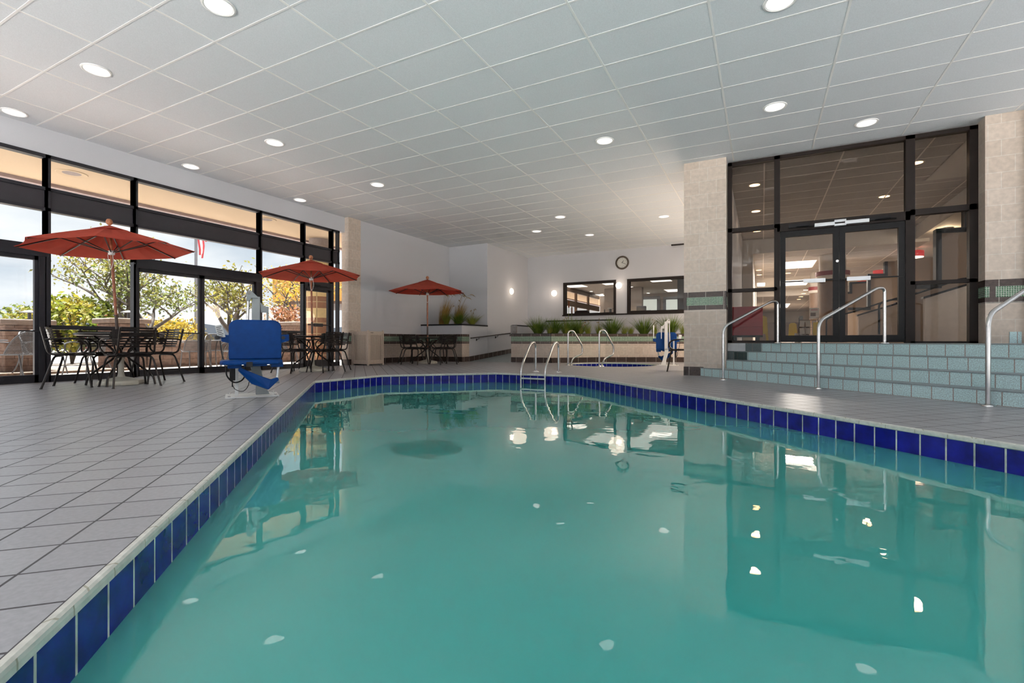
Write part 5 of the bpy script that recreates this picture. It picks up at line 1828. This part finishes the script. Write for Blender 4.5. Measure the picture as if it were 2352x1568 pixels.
# ------------------------------------------------------------------ trees and bushes
leafmat('leaf_a', (0.095, 0.101, 0.018), (0.155, 0.149, 0.03), (0.243, 0.189, 0.041), .6, .4, .9)
leafmat('leaf_b', (0.068, 0.101, 0.024), (0.121, 0.142, 0.035), (0.216, 0.189, 0.054), .6, .4, .9)
leafmat('leaf_bush', (0.061, 0.095, 0.012), (0.135, 0.149, 0.018), (0.27, 0.203, 0.03), .6, .4, 1.3)
leafmat('leaf_gold', (0.216, 0.155, 0.019), (0.297, 0.203, 0.024), (0.351, 0.223, 0.03), .6, .4, .8)
leafmat('leaf_red', (0.203, 0.03, 0.03), (0.27, 0.061, 0.049), (0.311, 0.135, 0.061), .6, .4, .9)
leafmat('leaf_rust', (0.081, 0.081, 0.024), (0.189, 0.081, 0.036), (0.243, 0.099, 0.054), .6, .4, 1.6)
def leaf(mb, p, r_, rnd):
    n = Vector((rnd.gauss(0, 1), rnd.gauss(0, 1), rnd.gauss(0, 1))).normalized()
    u = n.orthogonal().normalized()
    w_ = n.cross(u)
    a = rnd.uniform(0, 2 * PI)
    u, w_ = u * math.cos(a) + w_ * math.sin(a), w_ * math.cos(a) - u * math.sin(a)
    mb.face([p - u * r_, p + w_ * r_ * .5, p + u * r_, p - w_ * r_ * .5])
def tree(x, y, z, h, spread, label, seed, mat, trunk_r=.16, first=.32, leaves=10, lr=.07, group='trees outside the windows', lean=(0, 0), name='tree', flat=.55):
    rnd = random.Random(seed)
    t = thing(name, label, 'tree', (x, y, z), 0, group)
    tb, lb = MB(), MB()
    def grow(p, d, L, r_, lev):
        n = 4
        pts = [p]
        q = p.copy()
        dd = d.copy()
        for k in range(n):
            dd = (dd + Vector((rnd.gauss(0, .13), rnd.gauss(0, .13), rnd.gauss(0, .08)))).normalized()
            q = q + dd * L / n
            pts.append(q.copy())
        tb.tube(pts, [r_ * (1 - .45 * k / n) for k in range(n + 1)], 6 if lev < 2 else 4, caps=False)
        if lev >= 2:
            for k in range(leaves * (2 if lev >= 3 else 1)):
                b = pts[rnd.randint(1, n)]
                leaf(lb, b + Vector((rnd.gauss(0, .16), rnd.gauss(0, .16), rnd.gauss(0, .13))) * (h / 4), lr * rnd.uniform(.6, 1.25), rnd)
        if lev >= 4:
            return
        nb = (4, 3, 3, 2)[min(lev, 3)]
        a0 = rnd.uniform(0, 2 * PI)
        for k in range(nb):
            a = a0 + 2 * PI * k / nb + rnd.uniform(-.4, .4)
            s = spread * rnd.uniform(.55, 1.15)
            nd = (dd * (1 - s * .5) + Vector((math.cos(a), math.sin(a), flat * .55)) * s).normalized()
            grow(pts[-1] if k < nb - 1 or lev == 0 else pts[-2], nd, L * rnd.uniform(.62, .86), r_ * .56, lev + 1)
    grow(Vector((0, 0, 0)), Vector((lean[0], lean[1], 1)).normalized(), h * first, trunk_r, 0)
    tb.build('trunk', 'bark', t, smooth=True, clean=False)
    lb.build('foliage', mat, t, clean=False, uvm=False)
    return t
def bush(x, y, z, rx, ry, rz_, label, seed, mat, n=2600, lr=.07, name='bush', group='bushes outside the windows', stems=7):
    rnd = random.Random(seed)
    t = thing(name, label, 'bush', (x, y, z), 0, group)
    lb, tb = MB(), MB()
    for _ in range(n):
        a, b = rnd.uniform(0, 2 * PI), math.asin(rnd.uniform(-.5, 1))
        k = rnd.uniform(.5, 1.0) ** .5 * (1 + .10 * math.sin(3 * a + seed) + .08 * math.sin(5 * b + 2 * a))
        leaf(lb, Vector((rx * k * math.cos(a) * math.cos(b), ry * k * math.sin(a) * math.cos(b), rz_ * .5 + rz_ * .55 * k * math.sin(b))), lr * rnd.uniform(.6, 1.3), rnd)
    for _ in range(stems):
        a = rnd.uniform(0, 2 * PI)
        u = Vector((math.cos(a) * rx, math.sin(a) * ry, 0)) * rnd.uniform(.3, .7)
        tb.tube(catmull([Vector((0, 0, 0)), u * .3 + Vector((0, 0, rz_ * .35)), u + Vector((0, 0, rz_ * .8))], 4), [.03 - .0022 * q for q in range(9)], 5)
    tb.build('stems', 'bark', t, clean=False)
    lb.build('foliage', mat, t, clean=False, uvm=False)
    return t
p = at(272, 790, 17.0)
tree(p.x, p.y, -.3, 5.2, .85, 'spreading tree with thin yellow green leaves behind the nearest umbrella', 4, 'leaf_a', .15, .30, 6, .07, lean=(-.12, 0))
p = at(352, 790, 16.5)
tree(p.x, p.y, -.3, 4.4, .95, 'greener spreading tree behind the left sliding door panel', 11, 'leaf_b', .13, .30, 7, .07)
p = at(538, 790, 19.0)
tree(p.x, p.y, -.3, 5.0, .95, 'forked bare limbed tree with yellow leaves behind the pool lift', 23, 'leaf_a', .17, .26, 6, .07)
p = at(655, 790, 21.0)
tree(p.x, p.y, -.3, 5.0, .9, 'yellow leaved tree before the orange portico', 31, 'leaf_gold', .13, .32, 5, .075)
p = at(165, 800, 14.8)
bush(p.x, p.y, -.1, 1.55, 1.2, 2.0, 'big yellow green bush behind the nearest umbrella table', 3, 'leaf_bush', 4200, .085)
p = at(70, 800, 16.5)
bush(p.x, p.y, -.3, 1.0, 1.0, 2.1, 'green bush rising behind the left stone pier', 5, 'leaf_bush', 1800, .085)
p = at(252, 790, 22)
bush(p.x, p.y, -.4, .9, .9, 2.2, 'small bright red bush beyond the second stone pier', 7, 'leaf_red', 1200, .09)
p = at(8, 790, 22)
bush(p.x, p.y, -.4, .8, .8, 1.6, 'magenta red bush at the left picture edge', 9, 'leaf_red', 900, .08)
for k, (px, d, r_) in enumerate(((345, 26, 1.4), (385, 28, 1.5), (420, 27, 1.3), (310, 27, 1.2))):
    p = at(px, 790, d)
    bush(p.x, p.y, -.4, r_, r_, 2.2, 'golden yellow bush far beyond the stone wall, %s' % ('second from the left', 'third from the left', 'rightmost', 'leftmost')[k], 40 + k, 'leaf_gold', 1300, .09)
p = at(665, 800, 18.2)
bush(p.x, p.y, -.3, 1.1, 1.1, 2.1, 'rounded rust and green bush right of the pool lift', 13, 'leaf_rust', 2600, .075)
# patio chairs and tables outside
def mesh_mat():
    m, nt, b = newmat('wire_mesh')
    tc = node(nt, 'ShaderNodeTexCoord')
    ck = node(nt, 'ShaderNodeTexChecker')
    ck.inputs['Scale'].default_value = 70
    nt.links.new(tc.outputs['UV'], ck.inputs['Vector'])
    b.inputs['Base Color'].default_value = (.06, .06, .065, 1)
    b.inputs['Roughness'].default_value = .5
    tr = node(nt, 'ShaderNodeBsdfTransparent')
    mx = node(nt, 'ShaderNodeMixShader')
    ml = node(nt, 'ShaderNodeMath', operation='MULTIPLY')
    ml.inputs[1].default_value = .75
    nt.links.new(ck.outputs['Fac'], ml.inputs[0])
    nt.links.new(ml.outputs[0], mx.inputs[0])
    nt.links.new(b.outputs[0], mx.inputs[1])
    nt.links.new(tr.outputs[0], mx.inputs[2])
    nt.links.new(mx.outputs[0], nt.nodes['Material Output'].inputs[0])
    MATS['wire_mesh'] = m
mesh_mat()
def make_patio_chair():
    t = thing('patio_chair', 'x', 'chair')
    def bk(a, z):
        rr = .27
        return Vector((rr * math.sin(a), -.02 - rr * math.cos(a) * .85 - (z - .44) * .16, z))
    top = [bk(R(-95 + 190 * k / 14), .44 + .44 * (max(0, 1 - (abs(-95 + 190 * k / 14) / 97) ** 2.6))) for k in range(15)]
    MB().tube(catmull(top, 2), .014, 8).build('back_frame', 'patio_metal', t, smooth=True)
    mb = MB()
    N = 14
    for k in range(N):
        a0, a1 = R(-92 + 184 * k / N), R(-92 + 184 * (k + 1) / N)
        z0, z1 = [.44 + .44 * max(0, 1 - (abs(math.degrees(a)) / 97) ** 2.6) for a in (a0, a1)]
        mb.face([bk(a0, .44), bk(a1, .44), bk(a1, z1), bk(a0, z0)])
    mb.build('backrest', 'wire_mesh', t)
    mb = MB()
    mb.face([(-.25, .22, .44), (.25, .22, .44), (.265, 0, .44), (.2, -.2, .44), (-.2, -.2, .44), (-.265, 0, .44)])
    mb.build('seat', 'wire_mesh', t, solid=.006)
    MB().tube([(-.25, .22, .44), (.25, .22, .44), (.265, 0, .44), (.2, -.2, .44), (-.2, -.2, .44), (-.265, 0, .44)], .012, 6, closed=True).build('seat_frame', 'patio_metal', t)
    for s in (-1, 1):
        MB().tube(catmull([(s * .25, .22, .44), (s * .26, .26, .22), (s * .28, .30, 0)], 4), .013, 6).build('leg', 'patio_metal', t, smooth=True)
        MB().tube(catmull([(s * .2, -.2, .44), (s * .21, -.26, .2), (s * .24, -.36, 0)], 4), .013, 6).build('leg', 'patio_metal', t, smooth=True)
        MB().tube(catmull([(s * .27, -.1, .66), (s * .30, .1, .67), (s * .29, .24, .62), (s * .27, .24, .5), (s * .25, .2, .44)], 4), .012, 6).build('armrest', 'patio_metal', t, smooth=True)
    return t
pc0 = make_patio_chair()
def patio_table(x, y, label, first=[None]):
    if first[0] is None:
        t = thing('patio_table', 'x', 'table')
        MB().lathe([(.0001, .69), (.44, .69), (.45, .70), (.44, .715), (.0001, .715)], 28).build('tabletop', 'patio_metal', t)
        for k in range(4):
            a = R(45 + 90 * k)
            u = Vector((math.cos(a), math.sin(a), 0))
            MB().tube(catmull([u * .36 + Vector((0, 0, .69)), u * .22 + Vector((0, 0, .45)), u * .24 + Vector((0, 0, .2)), u * .36], 4), .014, 6).build('leg', 'patio_metal', t, smooth=True)
        first[0] = t
        o = t
    else:
        o = copy_tree(first[0])
    o.location = (x, y, OZ)
    tag(o, label, 'table', 'grey metal patio tables')
PCH = [(-12.05, 3.72, R(115), 'grey mesh patio chair outside the leftmost glass door'), (-13.1, 4.35, R(-60), 'grey wire patio chair facing the pool before the left stone pier'),
       (-12.6, 4.95, R(200), 'grey wire patio chair outside behind the nearest cafe table'), (at(452, 784, 11.6).x, at(452, 784, 11.6).y, R(75), 'grey mesh patio chair outside the left sliding panel'),
       (at(500, 784, 12.9).x, at(500, 784, 12.9).y, R(-100), 'grey patio chair outside directly left of the lift seat, far side'), (at(543, 784, 11.7).x, at(543, 784, 11.7).y, R(160), 'grey patio chair outside directly left of the lift seat, near side'),
       (-12.4, 9.6, R(-40), 'low grey patio chair outside right of the pool lift')]
for i, (x, y, a, lb) in enumerate(PCH):
    o = pc0 if i == 0 else copy_tree(pc0)
    o.location = (x, y, OZ)
    o.rotation_euler = (0, 0, a)
    tag(o, lb, 'chair', 'grey metal patio chairs')
patio_table(-12.9, 3.35, 'grey patio table at the left picture edge outside')
patio_table(at(490, 784, 12.2).x, at(490, 784, 12.2).y, 'grey patio table outside the sliding doors')
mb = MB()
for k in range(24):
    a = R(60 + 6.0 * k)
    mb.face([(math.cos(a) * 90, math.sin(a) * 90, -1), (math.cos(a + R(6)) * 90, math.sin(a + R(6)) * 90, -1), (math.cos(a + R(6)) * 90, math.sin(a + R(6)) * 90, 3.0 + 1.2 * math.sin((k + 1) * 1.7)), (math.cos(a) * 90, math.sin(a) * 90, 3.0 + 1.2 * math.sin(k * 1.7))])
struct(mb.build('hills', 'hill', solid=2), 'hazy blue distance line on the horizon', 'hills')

# ------------------------------------------------------------------ sky and render look
w = bpy.data.worlds.new('World')
sc.world = w
w.use_nodes = True
nt = w.node_tree
bg = nt.nodes['Background']
tc = node(nt, 'ShaderNodeTexCoord')
mp = node(nt, 'ShaderNodeMapping')
mp.inputs['Scale'].default_value = (1.0, 1.0, 2.6)
nz = node(nt, 'ShaderNodeTexNoise')
nz.inputs['Scale'].default_value = 3.2
nz.inputs['Detail'].default_value = 7
nz.inputs['Roughness'].default_value = .55
cr = node(nt, 'ShaderNodeValToRGB')
e = cr.color_ramp.elements
e[0].position, e[1].position = .36, .60
e[0].color = (.50, .57, .65, 1)
e[1].color = (.86, .87, .88, 1)
nt.links.new(tc.outputs['Generated'], mp.inputs['Vector'])
nt.links.new(mp.outputs['Vector'], nz.inputs['Vector'])
nt.links.new(nz.outputs['Fac'], cr.inputs['Fac'])
nt.links.new(cr.outputs['Color'], bg.inputs['Color'])
bg.inputs['Strength'].default_value = .66

sun = bpy.data.lights.new('sun', 'SUN')
sun.energy = 20
sun.color = (1, .97, .93)
sun.angle = R(6)
so = bpy.data.objects.new('sun', sun)
COL.objects.link(so)
so.rotation_euler = Vector((-math.cos(R(73)), .05, math.sin(R(73)))).to_track_quat('Z', 'Y').to_euler()

vs = sc.view_settings
vs.view_transform = 'Standard'
vs.look = 'None'
vs.gamma = 1
vs.exposure = 1.0
vs.use_curve_mapping = False
cy = sc.cycles
cy.use_denoising = True
cy.denoiser = 'OPENIMAGEDENOISE'
cy.max_bounces = 6
cy.diffuse_bounces = 3
cy.use_adaptive_sampling = True
cy.adaptive_threshold = .1
cy.adaptive_min_samples = 16
cy.glossy_bounces = 3
cy.transparent_max_bounces = 10
cy.transmission_bounces = 4
cy.sample_clamp_indirect = 6
cy.caustics_reflective = False
cy.caustics_refractive = False
cy.blur_glossy = .5
